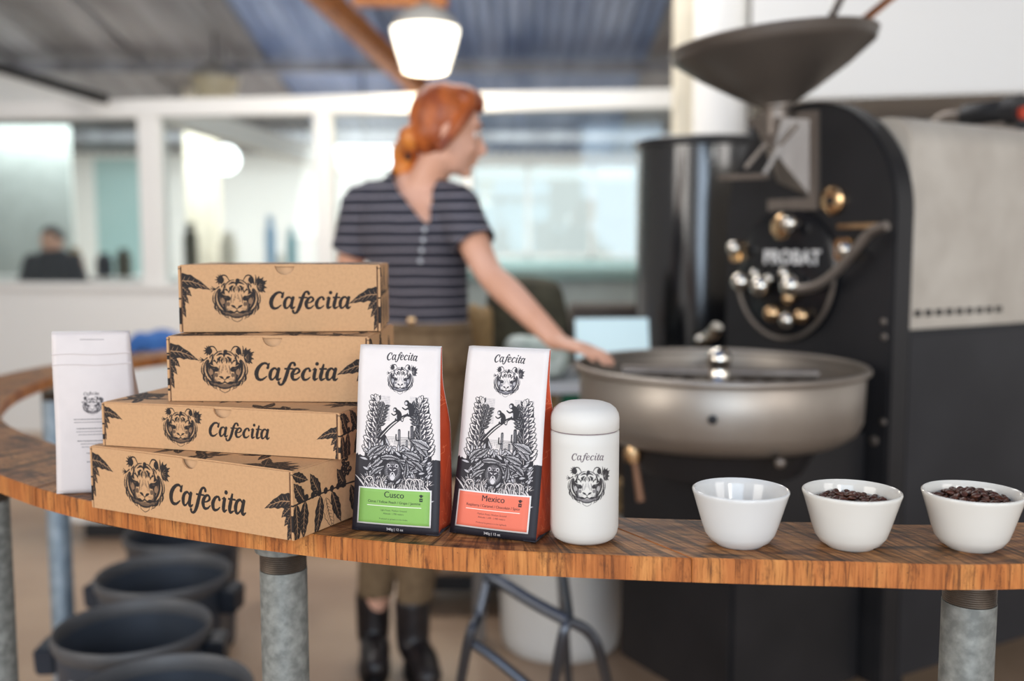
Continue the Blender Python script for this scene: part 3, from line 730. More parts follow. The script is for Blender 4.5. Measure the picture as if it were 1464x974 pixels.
# right-hand upper wall (white boxed duct) and dark recess below it
s = MB(); a = P(1072, 145, 4.3); b = P(1900, 132, 3.8)
d = Vector((b.x-a.x, b.y-a.y, 0)); L = d.length; d.normalize(); n_ = Vector((-d.y, d.x, 0)); R_ = Matrix((d, n_, Vector((0, 0, 1)))).transposed()
z0 = a.z
o = MB().box(Vector((a.x, a.y, 0))+d*L/2+n_*.5+Vector((0, 0, z0+1.0)), (L, 1.0, 2.0), R_).build('wall_right', M['white_paint'], bevel=.01); struct(o, 'white upper wall box above the roaster')
o = MB().box(Vector((a.x, a.y, 0))+d*(L/2)+n_*.7+Vector((0, 0, z0/2-.01)), (L, .1, z0-.02), R_).build('wall_right_lower', M['gray_black']); struct(o, 'dark wall behind the roaster')
c0 = P(977, 100, 4.75); o = MB().box((c0.x, c0.y, 1.75), (.09, .1, 3.5)).build('trim_2', M['cream_paint'], bevel=.006); struct(o, 'cream timber post beside the white duct')
c1 = P(1030, 100, 4.5); o = MB().lathe([(.118, 1.62), (.118, 3.2)], (c1.x, c1.y, 0)).add([], []).build('flue_duct', M['white_paint']); tag(o, 'thick white vertical flue duct behind the roaster hopper', 'duct')
MB().lathe([(.125, 1.60), (.125, 1.66)], (0, 0, 0)).build('collar', M['white_paint'], None)
col_ = bpy.data.objects['collar']; col_.parent = o; col_.location = (c1.x, c1.y, 0)
# beams and lamps under the roof
b1 = MB().bar((-2.05, 4.6, cz(4.6)-.22), (-.80, 9.6, cz(9.6)-.22), .14, .16).build('trim_3', M['timber'], bevel=.006); struct(b1, 'orange timber beam running back under the roof')
b2 = MB().bar(P(505, -6, 6.5), P(640, -4, 6.5), .10, .12).build('trim_4', M['timber'], bevel=.006); struct(b2, 'short orange timber cross piece above the lit lamp')
cw = MB().bar(P(-20, 92, 6.9), P(150, 142, 6.2), .055, .055).build('pipe_run', M['dark_metal']); tag(cw, 'dark pipe running along the wall top at the far left', 'pipe')
gp = [P(a, b, 7.0) for a, b in ((-260, 40), (0, 103), (135, 143), (135, 158), (-260, 158))]
o = MB().prism([(q.x, q.z) for q in gp], lambda u, v, d: Vector((u, 7.0+d, v)), 0, .08).build('trim_5', M['white_paint']); struct(o, 'white sloping gable board at the far left above the window wall')
def pendant(loc, dia, label, lit, top):
    t = thing('pendant_lamp', label, 'lamp', loc, group='pendant lamps under the roof'); r = dia/2
    prof = [(r*.58, -.20*dia/.4), (r*.66, -.215*dia/.4), (r*.9, -.06*dia/.4), (r, .02*dia/.4), (r*.98, .04*dia/.4)]
    MB().lathe([(0, -.225*dia/.4)]+[(r*.55, -.22*dia/.4)]+prof[1:]).build('diffuser', emis('lit_shade', 'fff6e2', 3.2) if lit else mat('dim_shade', 'bfb498', .4), t)
    MB().lathe([(r*1.02, .035*dia/.4), (r*.85, .10*dia/.4), (r*.45, .15*dia/.4), (.03, .18*dia/.4), (0, .18*dia/.4)]).build('reflector', mat('lamp_cap', 'a9a6a0', .4, .5), t)
    MB().tube([(0, 0, .17*dia/.4), (0, 0, top-loc.z)], .01).build('rod', M['dark_metal'], t)
    if lit:
        l = bpy.data.lights.new('lamp_light', 'POINT'); l.energy = 12; l.color = (1, .85, .62); l.shadow_soft_size = .1
        lo = bpy.data.objects.new('lamp_light', l); C.objects.link(lo); lo.parent = t; lo.location = (0, 0, -.35)
    return t
p = P(608, 50, 5.9); pendant(p, .385, 'glowing conical pendant lamp above the person', True, cz(5.9))
p = P(308, 118, 8.6); pendant(p, .40, 'unlit cream pendant lamp hanging further back at left', False, cz(8.6))
# lights of the back room: strip light and a globe
t = thing('strip_light', 'bright long strip light in the back room behind the person', 'lamp', P(520, 227, 9.6)); MB().box((0, 0, 0), (1.0, .16, .13)).build('tube', emis('strip_glow', 'f4fbff', 3), t, bevel=.02); MB().box((0, 0, .09), (1.04, .1, .05)).build('housing', M['white_paint'], t)
MB().tube([(0, 0, .1), (0, 0, cz(9.6)-P(520, 227, 9.6).z)], .008).build('cord', M['dark_metal'], t)
g = P(322, 228, 9.0); t = thing('globe_lamp', 'bright round globe lamp glowing in the back room', 'lamp', g)
MB().lathe([(0.125*math.sin(PI*i/16), -.125*math.cos(PI*i/16)) for i in range(17)]).build('globe', emis('globe_glow', 'ffffff', 3), t); MB().tube([(0, 0, .12), (0, 0, cz(9)-g.z)], .006).build('cord', M['dark_metal'], t)

# ================================================================== BAR TABLE
ZTOP = .895; TK = .0265
outer = [(1.9, 1.62), (1.35, 1.22), (.95, 1.075)]+[tuple(Q(px, py, ZTOP).xy) for px, py in ((1464, 807.5), (1200, 804), (960, 797.5), (700, 786.5), (560, 776), (440, 763.5), (300, 746), (190, 729), (80, 706), (0, 680))]
outer += [(-.93, 1.60), (-1.08, 1.77), (-1.20, 1.98), (-1.29, 2.25), (-1.32, 2.55), (-1.28, 2.80), (-1.17, 3.07), (-1.0, 3.3), (-.78, 3.44)]
ol = np.array(crom(outer, 12)); sl = np.concatenate([[0], np.cumsum(np.linalg.norm(np.diff(ol, axis=0), axis=1))]); SL = sl[-1]
def oat(s): return np.array([np.interp(s, sl, ol[:, 0]), np.interp(s, sl, ol[:, 1])])
def onorm(s):
    d = oat(min(SL, s+.03))-oat(max(0, s-.03)); d /= np.linalg.norm(d); return np.array([d[1], -d[0]])
BWD = .152
bar = thing('bar_table', 'curved bar table of sawn reclaimed planks on galvanised pipe legs', 'table', (0, 1.3, 0))
cuts = [(0, 0)]; s = 0; rr = random.Random(11)
for L_, sk in ((.7, .1), (.62, .0), (.55, .12), (.5, -.08), (.42, .05), (.5, .03), (.45, -.02), (.40, .05), (.45, -.04), (.45, .04), (.45, -.04)):
    s += L_
    if s < SL-.2: cuts.append((s, sk))
cuts.append((SL, 0))
for i in range(len(cuts)-1):
    (s0, k0), (s1, k1) = cuts[i], cuts[i+1]; n = max(8, int((s1-s0)/.025)); m = MB(); G = .0009; dz = rr.uniform(-.0006, .0006)
    cols = []
    for j in range(n+1):
        t = j/n; so = s0+G+(s1-s0-2*G)*t; si = so+k0*(1-t)+k1*t; si = min(max(si, 0), SL)
        po = oat(so); q = oat(si)+onorm(si)*BWD
        if (onorm(si)*1).dot(np.array([0, 1])) < -2: pass
        cols.append((so, po, q))
    nn = onorm((s0+s1)/2)
    vs = []; 
    for so, po, q in cols:
        for (pp, z) in ((po, ZTOP-TK), (po, ZTOP-.0015), (po+(q-po)*.010, ZTOP+dz), (q-(q-po)*.010, ZTOP+dz), (q, ZTOP-.0015), (q, ZTOP-TK)):
            vs.append((pp[0], pp[1]-1.3, z))
    fs, uv, mi = [], [], []
    vv = [0, TK, .001, BWD, 0, TK]
    for j in range(n):
        a, b = j*6, (j+1)*6; sa, sb = cols[j][0], cols[j+1][0]
        for k, mm in ((0, 1), (1, 1), (2, 0), (3, 1), (4, 1), (5, 1)):
            k2 = (k+1) % 6; va, vb = {0: (0, .027), 1: (.027, .0285), 2: (0, BWD), 3: (0, .0015), 4: (0, .027), 5: (0, BWD)}[k]
            fs.append((a+k, a+k2, b+k2, b+k)); uv.append([(sa, va), (sa, vb), (sb, vb), (sb, va)]); mi.append(mm)
    fs.append((0, 1, 2, 3, 4, 5)); uv.append([(s0, 0)]*6); mi.append(1); q = n*6; fs.append((q+5, q+4, q+3, q+2, q+1, q)); uv.append([(s1, 0)]*6); mi.append(1)
    k = len(m.v); m.v += vs; m.f += [list(f) for f in fs]; m.uv += uv; m.mi += mi
    m.build('plank', [M['wood_top'], M['wood_edge']], bar, smooth=35)
def pipe_leg(x, y, m_, ztop=ZTOP-TK, r=.0302):
    g = MB(); g.lathe([(r, 0), (r, ztop-.055)], (x, y, 0), 40); leg = g.build('leg', m_, bar)
    z = ztop-.055; pr = [(r-.0012, z)]
    for i in range(9): pr += [(r-.0012, z+.0026*i), (r-.0004, z+.0026*i+.0013)]
    pr += [(r-.002, ztop-.012)]
    MB().lathe(pr, (x, y, 0), 40).build('pipe_thread', M['thread'], leg, smooth=20)
    MB().lathe([(.030, ztop-.031), (.0355, ztop-.030), (.0385, ztop-.013), (.044, ztop-.010), (.066, ztop-.008), (.067, ztop-.0005), (.0, ztop-.0005)], (x, y, 0), 40).build('flange', M['galv'], leg)
    MB().lathe([(0, 0.0), (.06, 0.0), (.06, .006), (.038, .008), (.036, .02), (.03, .02)], (x, y, 0), 40).build('foot_flange', M['galv'], leg)
def legat(px, py, D, m_): p = P(px, py, D); pipe_leg(p.x, p.y-1.3, m_)
legat(405, 800, 1.255, M['galv']); legat(1386, 850, 1.135, M['galv']); legat(-15, 720, 1.60, M['galv']); legat(76, 560, 2.66, M['galv_blue'])
pipe_leg(1.5, 1.5-1.3, M['galv']); pipe_leg(-.80, 3.36-1.3, M['galv'])

# ================================================================== ON THE TABLE
def mailer(label, x, y, z, rz, w_, d_, h_, art, seed):
    t = thing('mailer_box', label, 'box', (x, y, z), rz, 'printed cardboard mailer boxes stacked on the bar')
    T = .003; img = art.image('box_print_%d' % seed); fm = art_mat('box_front_print', img, .75, .03, .2, 260, .25)
    MB().box((w_/2, d_/2+.003, (h_-T)/2), (w_-2*T-.001, d_-.010, h_-T-.001)).build('inner_wall', M['kraft'], t)
    # front panel with the thumb notch
    W2 = w_-2*T-.0036; x0 = (w_-W2)/2; cx = w_*.525; R = .0125; pts = [(x0, 0.0006), (x0+W2, 0.0006), (x0+W2, h_-.001)]
    pts += [(cx+R*math.cos(a), h_-.001-R*.95*math.sin(a)) for a in [PI*i/14 for i in range(15)]] + [(x0, h_-.001)]
    MB().prism(pts, lambda u, v, dd: Vector((u, dd, v)), -.0004, .0022, lambda u, v: (u/w_, v/h_)).build('front_panel', fm, t, smooth=30)
    MB().box((cx, .0056, h_-.012), (.034, .001, .022)).build('notch_backing', M['kraft'], t)
    wr = art_mat('box_wrap_print', box_side_art(d_, h_).image('box_side_print_%d' % seed), .75, .03, .2, 260, .25)
    for sx, nm in ((0, 0), (1, 1)):
        xa, xb = (0, T) if sx == 0 else (w_-T, w_)
        m = MB(); m.prism([(0, 0.0003), (d_, .0003), (d_, h_-.0012), (0, h_-.0012)], (lambda u, v, dd: Vector((dd, u, v))), xa, xb, (lambda u, v: (u/d_, v/h_)))
        m.build('side_panel', wr, t, bevel=.0004)
        MB().box(((xa+xb)/2+(.0025 if sx == 0 else -.0025), .0015, h_/2), (.0015, .002, h_-.004)).build('side_slot', M['kraft_edge'], t)
    MB().prism([(T, 0), (w_-T, 0), (w_-T, h_), (T, h_)], lambda u, v, dd: Vector((u, dd, v)), d_-T, d_-.0002, None).build('back_panel', M['kraft'], t)
    top = art_mat('box_lid_print', box_wrap_art(w_, d_, seed).image('box_lid_print_%d' % seed), .75, .03, .2, 260, .25)
    g = MB(); nx, ny = 16, 6; vs = []; fs = []; uv = []
    for a in (0, 1):
        for j in range(ny+1):
            for i in range(nx+1):
                u, v = i/nx, j/ny; b_ = 0 if a == 0 else .0022+.0008*math.sin(PI*u)*(1-v)
                vs.append((.002+(w_-.004)*u, .002+(d_-.004)*v, h_-.0022+b_))
    S_ = (nx+1)*(ny+1)
    for j in range(ny):
        for i in range(nx):
            q = [j*(nx+1)+i, j*(nx+1)+i+1, (j+1)*(nx+1)+i+1, (j+1)*(nx+1)+i]; uq = [(i/nx, j/ny), ((i+1)/nx, j/ny), ((i+1)/nx, (j+1)/ny), (i/nx, (j+1)/ny)]
            fs.append([S_+k for k in q]); uv.append(uq); fs.append(q[::-1]); uv.append(uq[::-1])
    def side(idx):
        for a, b in zip(idx[:-1], idx[1:]): fs.append([a, b, S_+b, S_+a]); uv.append([(0, 0)]*4)
    side(list(range(nx+1))); side([nx+(nx+1)*j for j in range(ny+1)]); side([ny*(nx+1)+i for i in range(nx, -1, -1)]); side([(nx+1)*j for j in range(ny, -1, -1)])
    g.add(vs, fs, uv); g.build('lid', top, t, smooth=30)
    return t
b0, b1_ = Q(131.5, 726.5, ZTOP), Q(420, 775, ZTOP)
def boxrow(px0, py0, px1, py1, z): a, b = Q(px0, py0, z), Q(px1, py1, z); return a, (b-a).length, math.atan2(b.y-a.y, b.x-a.x)
a, Lx, r0 = boxrow(131.5, 726.5, 420, 775, ZTOP); h0 = .0805
mailer('bottom cardboard mailer box of the stack, turned so its leaf-printed side shows', a.x, a.y, ZTOP+.0006, r0, Lx, .235, h0, box_front_art(Lx, h0, tx=.29, lx=.60, th=.0335, fh=.0172, ty=.5, fy=.37), 1)
z1 = ZTOP+h0+.0015; h1 = .0555
a, Lx, r1 = boxrow(147, 637, 487, 657.7, z1)
mailer('flat cardboard mailer box second from the bottom of the stack', a.x, a.y, z1, r1, Lx, .235, h1, box_front_art(Lx, h1, tx=.345, lx=.59, th=.0235, fh=.0118, ty=.52, fy=.46), 2)
z2 = z1+h1+.001; h2 = .0825
a, Lx, r2 = boxrow(240.5, 574, 529, 575.5, z2)
mailer('cardboard mailer box second from the top, under the topmost box', a.x, a.y, z2, r2, Lx, .20, h2, box_front_art(Lx, h2, tx=.285, lx=.635, th=.0290, fh=.0150, ty=.5, fy=.42), 3)
z3 = z2+h2+.001; h3 = .087
a, Lx, r3 = boxrow(257, 475.6, 544.5, 474, z3)
mailer('topmost cardboard mailer box of the stack', a.x, a.y, z3, r3, Lx, .18, h3, box_front_art(Lx, h3, tx=.285, lx=.645, th=.0300, fh=.0150, ty=.51, fy=.43), 4)

def coffee_bag(label, cat, x, y, z, rz, front_img, accent, lean, label_img=None, back=False, group='coffee bags'):
    t = thing('coffee_bag', label, cat, (x, y, z), rz, group)
    def dep(v): return .0035+.0215*(1-v)**.8 if v < 1 else .0035
    def sm(t): t = max(0, min(1, t)); return t*t*(3-2*t)
    def dbk(v): return .0035+.0225*sm((.86-v)/.34)
    def wid(v): return BW*(1-.075*v)
    NU, NV = 14, 36
    def fp(u, v, off=0):
        b = .004*math.sin(PI*u)*math.sin(PI*min(1, v*1.05))**.5+.0012*math.sin(9*v+3*u)*v*(1-v)*2
        return Vector(((u-.5)*wid(v)+lean*v+.0010*math.sin(5*v), -dep(v)-b-off, v*BH+.003*(1-v)*(u-.5)*0))
    def bp(u, v): p_ = fp(.5+(u-.5)*.976, v); return Vector((p_.x, dbk(v)+.004*math.sin(PI*u)*math.sin(PI*min(1, v)), p_.z))
    def grid(fn, name, m, rev=False, nu=NU, nv=NV, u0=0, u1=1, v0=0, v1=1, sol=-1):
        g = MB(); vs = [fn(u0+(u1-u0)*i/nu, v0+(v1-v0)*j/nv) for j in range(nv+1) for i in range(nu+1)]; fs = []; uv = []
        for j in range(nv):
            for i in range(nu):
                q = [j*(nu+1)+i, j*(nu+1)+i+1, (j+1)*(nu+1)+i+1, (j+1)*(nu+1)+i]; u_ = [(i/nu, j/nv), ((i+1)/nu, j/nv), ((i+1)/nu, (j+1)/nv), (i/nu, (j+1)/nv)]
                fs.append(q[::-1] if rev else q); uv.append(u_[::-1] if rev else u_)
        g.add(vs, fs, uv); o = g.build(name, m, t, smooth=70, fix=False)
        so = o.modifiers.new('s', 'SOLIDIFY'); so.thickness = .0006 if sol else .0003; so.offset = sol
        return o
    fm = art_mat('bag_front_print', front_img, .5, .012, .25, 60, .4)
    grid(fp, 'front_panel', fm)
    gm = art_mat('bag_side_print', gusset_img[accent], .38, .03, .3, 40, .5) if accent != 'white' else mat('bag_side_white', 'cfc4c0', .6)
    for k in (0, 1):
        def gf(u, v, k=k):
            a = fp(k, v); b = bp(k, v); a.y += .0007; b.y -= .0007; p_ = a.lerp(b, u); ins = (.003+.026*sm((v-.25)/.5))
            fold = 1-abs(2*u-1); wob = .0015*math.sin(17*v+5*u)*fold
            p_.x += (-1 if k else 1)*((ins*fold+wob)*(1-.2*v)+.0009*(1-u)) ; return p_
        grid(gf, 'side_gusset', gm, rev=(k == 0), nu=12, sol=0)
    bm_ = mat('bag_back_white', 'd3cfce', .55)
    grid(bp, 'back_panel', bm_, rev=True, sol=0)
    g = MB(); e = [fp(i/NU, 0) for i in range(NU+1)]; f = [bp(i/NU, 0) for i in range(NU, -1, -1)]; n = len(e)+len(f)
    g.add([Vector((p_.x, p_.y, .0004)) for p_ in e+f], [tuple(range(n))]); o = g.build('base', mat('bag_base', '232128', .6) if not back else bm_, t)
    so = o.modifiers.new('s', 'SOLIDIFY'); so.thickness = .0008
    g = MB(); g.add([fp(0, 1), fp(1, 1), bp(1, 1), bp(0, 1)], [(0, 1, 2, 3)]); o = g.build('top_seal', bm_, t); so = o.modifiers.new('s', 'SOLIDIFY'); so.thickness = .001; so.offset = -1
    if label_img:
        lm = art_mat('bag_label_print', label_img, .55, .01, .1, 60, .4)
        grid(lambda u, v: fp(u, v, .0009), 'label', lm, u0=.06, u1=.91, v0=.042, v1=.242, nu=10, nv=8)
    if back:
        for v_ in (.80, .865):
            g = MB(); g.tube([tuple(fp(u/8, v_+.004*math.sin(u), .0004)) for u in range(9)], .0008, 6).build('fold_crease', mat('bag_crease', 'cfc4c0', .6), t)
    return t
gusset_img = {'orange': gusset_art('bf4c2c').image('gusset_orange'), 'coral': gusset_art('cc5331').image('gusset_coral')}
bf = bag_front_art('front', 'o', '', '', '', '').image('bag_front_print')
lab1 = bag_label_art('86b25a', '27332a', 'Cusco', 'Citrus / Yellow Peach / Grape / Jasmine', 'Light Roast. Medium Ground', 'Altitude: 1,700 meters', 'Produced by growers in the Andes', .0915, .0425).image('label_green')
lab2 = bag_label_art('e2745c', '3b2426', 'Mexico', 'Raspberry / Caramel / Chocolate / Spice', 'Medium Roast. Medium Ground', 'Altitude: 1,100 - 1,400 meters', 'Produced by growers in the highlands', .0915, .0425).image('label_coral')
def bagpos(px0, py0, px1, py1, dep_=.028):
    a, b = Q(px0, py0, ZTOP), Q(px1, py1, ZTOP); r = math.atan2(b.y-a.y, b.x-a.x); c = (a+b)/2; n = Vector((-math.sin(r), math.cos(r), 0)); return c+n*dep_, r
c, r = bagpos(498, 760, 632, 769)
coffee_bag('white coffee bag with a green Cusco label and black jungle print', 'bag', c.x, c.y, ZTOP+.001, r-.04, bf, 'orange', .002, lab1)
c, r = bagpos(642, 764, 765, 778)
coffee_bag('white coffee bag with a coral Mexico label and black jungle print', 'bag', c.x, c.y, ZTOP+.001, r-.03, bf, 'coral', .013, lab2)
c, r = bagpos(82, 709, 196, 704)
coffee_bag('plain white coffee bag seen from its back, left of the box stack', 'bag', c.x, c.y+.004, ZTOP+.001, r, bag_back_art().image('bag_back_print'), 'white', -.006, None, True)
# travel mug
c = Q(838, 783, ZTOP); mx_, my_ = c.x, c.y+.032
t = thing('travel_mug', 'matt white lidded travel mug with a printed tiger head', 'mug', (mx_, my_, ZTOP+.0006))
R, HB = .0388, .1265
ma = Art(2*PI*R, HB, 8000, 'd0ccc5'); ux = .75*2*PI*R
tiger(ma, ux, .070, .0215, '2e2b2d', 'd0ccc5', 'a39f9d', '767272'); cafecita(ma, ux+.0005, .0995, .0074, '55474f', .8, .12)
g = MB(); pr = [(R-.018, 0), (R-.009, .0012), (R-.004, .0045), (R-.0012, .010), (R, .017)]+[(R, .017+(HB-.018)*i/8) for i in range(1, 9)]+[(R-.001, HB)]
g.lathe([(0, 0)]+pr+[(0, HB)], n=96, uvs=True); g.uv = [[(u, z/HB) for u, z in q] for q in g.uv]; g.build('body', art_mat('mug_print', ma.image('mug_print'), .5, .0, .02, 60, .4), t, smooth=50)
MB().lathe([(0, HB-.001), (R-.0018, HB-.001), (R-.0018, HB+.0016), (0, HB+.0016)], n=96).build('seal_ring', M['seam'], t)
MB().lathe([(0, HB+.0012), (R-.0008, HB+.0012), (R, HB+.002), (R, HB+.014), (R-.001, HB+.019), (R-.004, HB+.0245), (R-.009, HB+.0285), (R-.016, HB+.0310), (R-.028, HB+.0322), (0, HB+.0325)], n=96).build('lid', M['lid'], t, smooth=50)
# cupping bowls
BP = [(0, .0015), (.022, .0015), (.0235, 0), (.026, 0), (.0275, .002), (.0335, .0055), (.039, .0135), (.0425, .024), (.0475, .041), (.0525, .0575), (.0535, .0605), (.0532, .0622), (.0518, .0630), (.0503, .0618), (.0485, .056), (.044, .041), (.039, .025), (.034, .014), (.026, .0085), (0, .008)]
bowls = []
for (px, py, lab, mm, bs) in ((1057, 788, 'white ceramic cupping bowl that is empty, nearest the mug', 'ceramic', 1.0), (1215, 791, 'cupping bowl part filled with roasted beans, middle of the three bowls', 'ceramic_cream', 1.0), (1387, 793, 'cupping bowl heaped with roasted beans, rightmost of the three', 'ceramic_cream', 1.0)):
    c = Q(px, py, ZTOP); c.x *= (c.y+.026)/c.y; t = thing('cupping_bowl', lab, 'bowl', (c.x, c.y+.026, ZTOP+.0008), 0, 'cupping bowls on the bar')
    MB().lathe([(r_*bs, z_*(1.0 if bs == 1 else 1.0)) for r_, z_ in BP], n=96).build('bowl_body', M[mm], t, smooth=60); bowls.append((c.x, c.y+.026))
# coffee beans: one bean, then copies
g = MB(); n1, n2 = 12, 8; vs = []; 
for j in range(n2+1):
    for i in range(n1):
        th_ = PI*j/n2; ph = 2*PI*i/n1; x, y, z = math.cos(th_), math.sin(th_)*math.cos(ph), math.sin(th_)*math.sin(ph)
        zz = z*.0031 if z > 0 else z*.0014
        if z > 0: zz -= .0
        if z < 0 and abs(y) < .25: zz += .0009
        vs.append((x*.0056, y*.0039, zz))
fs = [(j*n1+i, j*n1+(i+1) % n1, (j+1)*n1+(i+1) % n1, (j+1)*n1+i) for j in range(n2) for i in range(n1)]
g.add(vs, fs); bean0 = g.build('coffee_bean', M['bean'], smooth=80)
rb = random.Random(4); first = True
def beans(cx, cy, zc, rad, hump, n, layers, label, group):
    global first
    for Lr in range(layers):
        placed = []; tries = 0; rr_ = rad-(.004*Lr) 
        while len(placed) < n and tries < 6000:
            tries += 1; a = rb.uniform(0, 2*PI); q = rr_*math.sqrt(rb.random()); x, y = q*math.cos(a), q*math.sin(a)
            if any((x-u)**2+(y-v)**2 < .0078**2 for u, v in placed): continue
            placed.append((x, y)); o = bean0 if first else bean0.copy()
            if not first: C.objects.link(o)
            first = False
            z = zc-(.0050*Lr)+hump*(1-(q/rad)**2)+rb.uniform(-.0012, .0012)
            o.location = (cx+x, cy+y, z); o.rotation_euler = (rb.uniform(-.5, .5)+(PI if rb.random() < .45 else 0), rb.uniform(-.4, .4), rb.uniform(0, 6.28))
            tag(o, label, 'bean', group)
beans(bowls[1][0], bowls[1][1], ZTOP+.050, .0415, .005, 60, 2, 'roasted coffee bean lying in the middle cupping bowl', 'roasted beans in the middle bowl')
beans(bowls[2][0], bowls[2][1], ZTOP+.053, .0425, .009, 62, 2, 'roasted coffee bean heaped in the rightmost cupping bowl', 'roasted beans in the right bowl')
for i, (z_, r_) in enumerate(((ZTOP+.037, .030), (ZTOP+.038, .030))):
    g = MB(); src = vs
    for k in range(150):
        a = rb.uniform(0, 6.28); q = r_*math.sqrt(rb.random()); Mr = Euler((rb.uniform(0, 6), rb.uniform(-.4, .4), rb.uniform(0, 6))).to_matrix()
        c = Vector((bowls[i+1][0]+q*math.cos(a), bowls[i+1][1]+q*math.sin(a), z_+rb.uniform(-.008, .006)))
        g.add([Mr @ Vector(p_)+c for p_ in src], fs)
    o = g.build('coffee_beans', M['bean'], smooth=80); tag(o, ['buried roasted beans filling the middle cupping bowl', 'buried roasted beans filling the rightmost cupping bowl'][i], 'beans', kind='stuff')
# ================================================================== ROASTER
RX, RY = .775, 2.62; RZ = math.radians(-59.8)
ro = thing('coffee_roaster', 'large black drum coffee roaster with steel hopper and round cooling tray', 'machine', (RX, RY, 0), RZ)
RM = Matrix.Translation((RX, RY, 0)) @ Matrix.Rotation(RZ, 4, 'Z'); RI = RM.inverted()
def fp_(px, py, yl=-.02):   # point of the machine's front plane seen at an image point, in the machine's own frame
    o = RI @ Vector((0, 0, CAMZ)); d = RI.to_3x3() @ ray(px, py); t = (yl-o.y)/d.y; return o+d*t
def sp_(px, py, xl):        # same for its long side
    o = RI @ Vector((0, 0, CAMZ)); d = RI.to_3x3() @ ray(px, py); t = (xl-o.x)/d.x; return o+d*t
HW = .29; ZC = 1.305
arch = [(-HW, .14), (HW, .14)]+[(HW*math.cos(a), ZC+HW*math.sin(a)) for a in [PI*i/40 for i in range(41)]]
ax = lambda u, v, d: Vector((u, d, v))
MB().prism(arch, ax, -.02, .05).build('face_plate', M['black_steel'], ro, bevel=.006)
MB().box((0, .58, .58), (.56, 1.06, .88)).build('base_cabinet', M['gray_black'], ro, bevel=.01)
hp = [(-.268, 1.022), (.268, 1.022), (.268, 1.47)]+[(.268-.07+.07*math.cos(a), 1.47+.07*math.sin(a)) for a in [PI/2*i/6 for i in range(1, 7)]]+[(-.268+.07-.07*math.sin(a), 1.47+.07*math.cos(a)) for a in [PI/2*i/6 for i in range(7)]]
hood = MB().prism(hp, ax, .052, 1.12).build('hood', M['hood'], ro, bevel=.004)
for i in range(9):
    y = .085+i*.040
    MB().box((.2685, y+.014, 1.062), (.003, .027, .016)).build('vent_slot', M['dark_metal'], hood, bevel=.003)
for x in (-.24, .24):
    for y in (.1, 1.0): MB().lathe([(0, 0), (.04, 0), (.04, .01), (.02, .02), (.02, .145), (0, .145)], (x, y, 0)).build('foot', M['dark_metal'], ro)
MB().box((.018, -.24, .46), (.43, .43, .64)).build('tray_cabinet', M['black_steel'], ro, bevel=.01)
# cooling tray
TX, TY, TR, TZ = .082, -.372, .338, .945
MB().lathe([(.0, TZ-.185), (.18, TZ-.185), (TR-.05, TZ-.165), (TR-.02, TZ-.145), (TR-.008, TZ-.12), (TR-.004, TZ-.012), (TR-.006, TZ-.01), (TR-.010, TZ-.01), (TR-.014, TZ-.10), (0, TZ-.10)], (TX, TY, 0), 72).build('tray_wall', M['tray_steel'], ro, smooth=50)
MB().tube([(TX+TR*math.cos(a), TY+TR*math.sin(a), TZ-.004) for a in [2*PI*i/72 for i in range(72)]], .0085, 10, closed=True).build('tray_rim', M['tray_steel'], ro)
MB().lathe([(0, TZ-.099), (TR-.018, TZ-.099), (TR-.018, TZ-.095), (0, TZ-.095)], (TX, TY, 0), 60).build('tray_sieve', M['tray_floor'], ro)
MB().lathe([(0, .70), (.2, .70), (.24, TZ-.175), (0, TZ-.175)], (TX, TY, 0)).build('tray_funnel', M['black_steel'], ro)
hub = MB().lathe([(.045, TZ-.095), (.045, TZ-.05), (.028, TZ-.03), (.026, TZ-.005)]+[(.030*math.cos(a), TZ+.012+.030*math.sin(a)) for a in [-.5+2.07*i/8 for i in range(9)]], (TX, TY, 0)).build('hub', M['chrome'], ro)
for k, an in enumerate((math.radians(60-8), math.radians(240-8), math.radians(150-8))):
    d = Vector((math.cos(an), math.sin(an), 0)); L = .23 if k < 2 else .28
    arm = MB().tube([Vector((TX, TY, TZ-.02)), Vector((TX, TY, TZ-.02))+d*L], .013).build('stirring_arm', M['steel'], ro)
    for j in range(4):
        p0 = Vector((TX, TY, TZ-.03))+d*(.07+.05*j); MB().bar(p0, p0-Vector((0, 0, .055)), .004, .04).build('paddle', M['steel'], arm)
ob = fp_(1048, 545, -.35)
# small fittings on the tray front
f = math.radians(238)
def tray_side(px, py):  # point on the tray's outer wall seen at an image point
    o = RI @ Vector((0, 0, CAMZ)); d = RI.to_3x3() @ ray(px, py); ox, oy = o.x-TX, o.y-TY; R_ = TR-.004
    A = d.x**2+d.y**2; B = 2*(ox*d.x+oy*d.y); Cc = ox**2+oy**2-R_**2; t = (-B-math.sqrt(max(0, B*B-4*A*Cc)))/(2*A); return o+d*t
p = tray_side(1019, 600); MB().lathe([(0, 0), (.010, 0), (.010, .006), (0, .008)], p, 20, Matrix.Rotation(math.atan2(p.y-TY, p.x-TX), 3, 'Z') @ Matrix.Rotation(PI/2, 3, 'Y')).build('bolt', M['dark_metal'], ro)
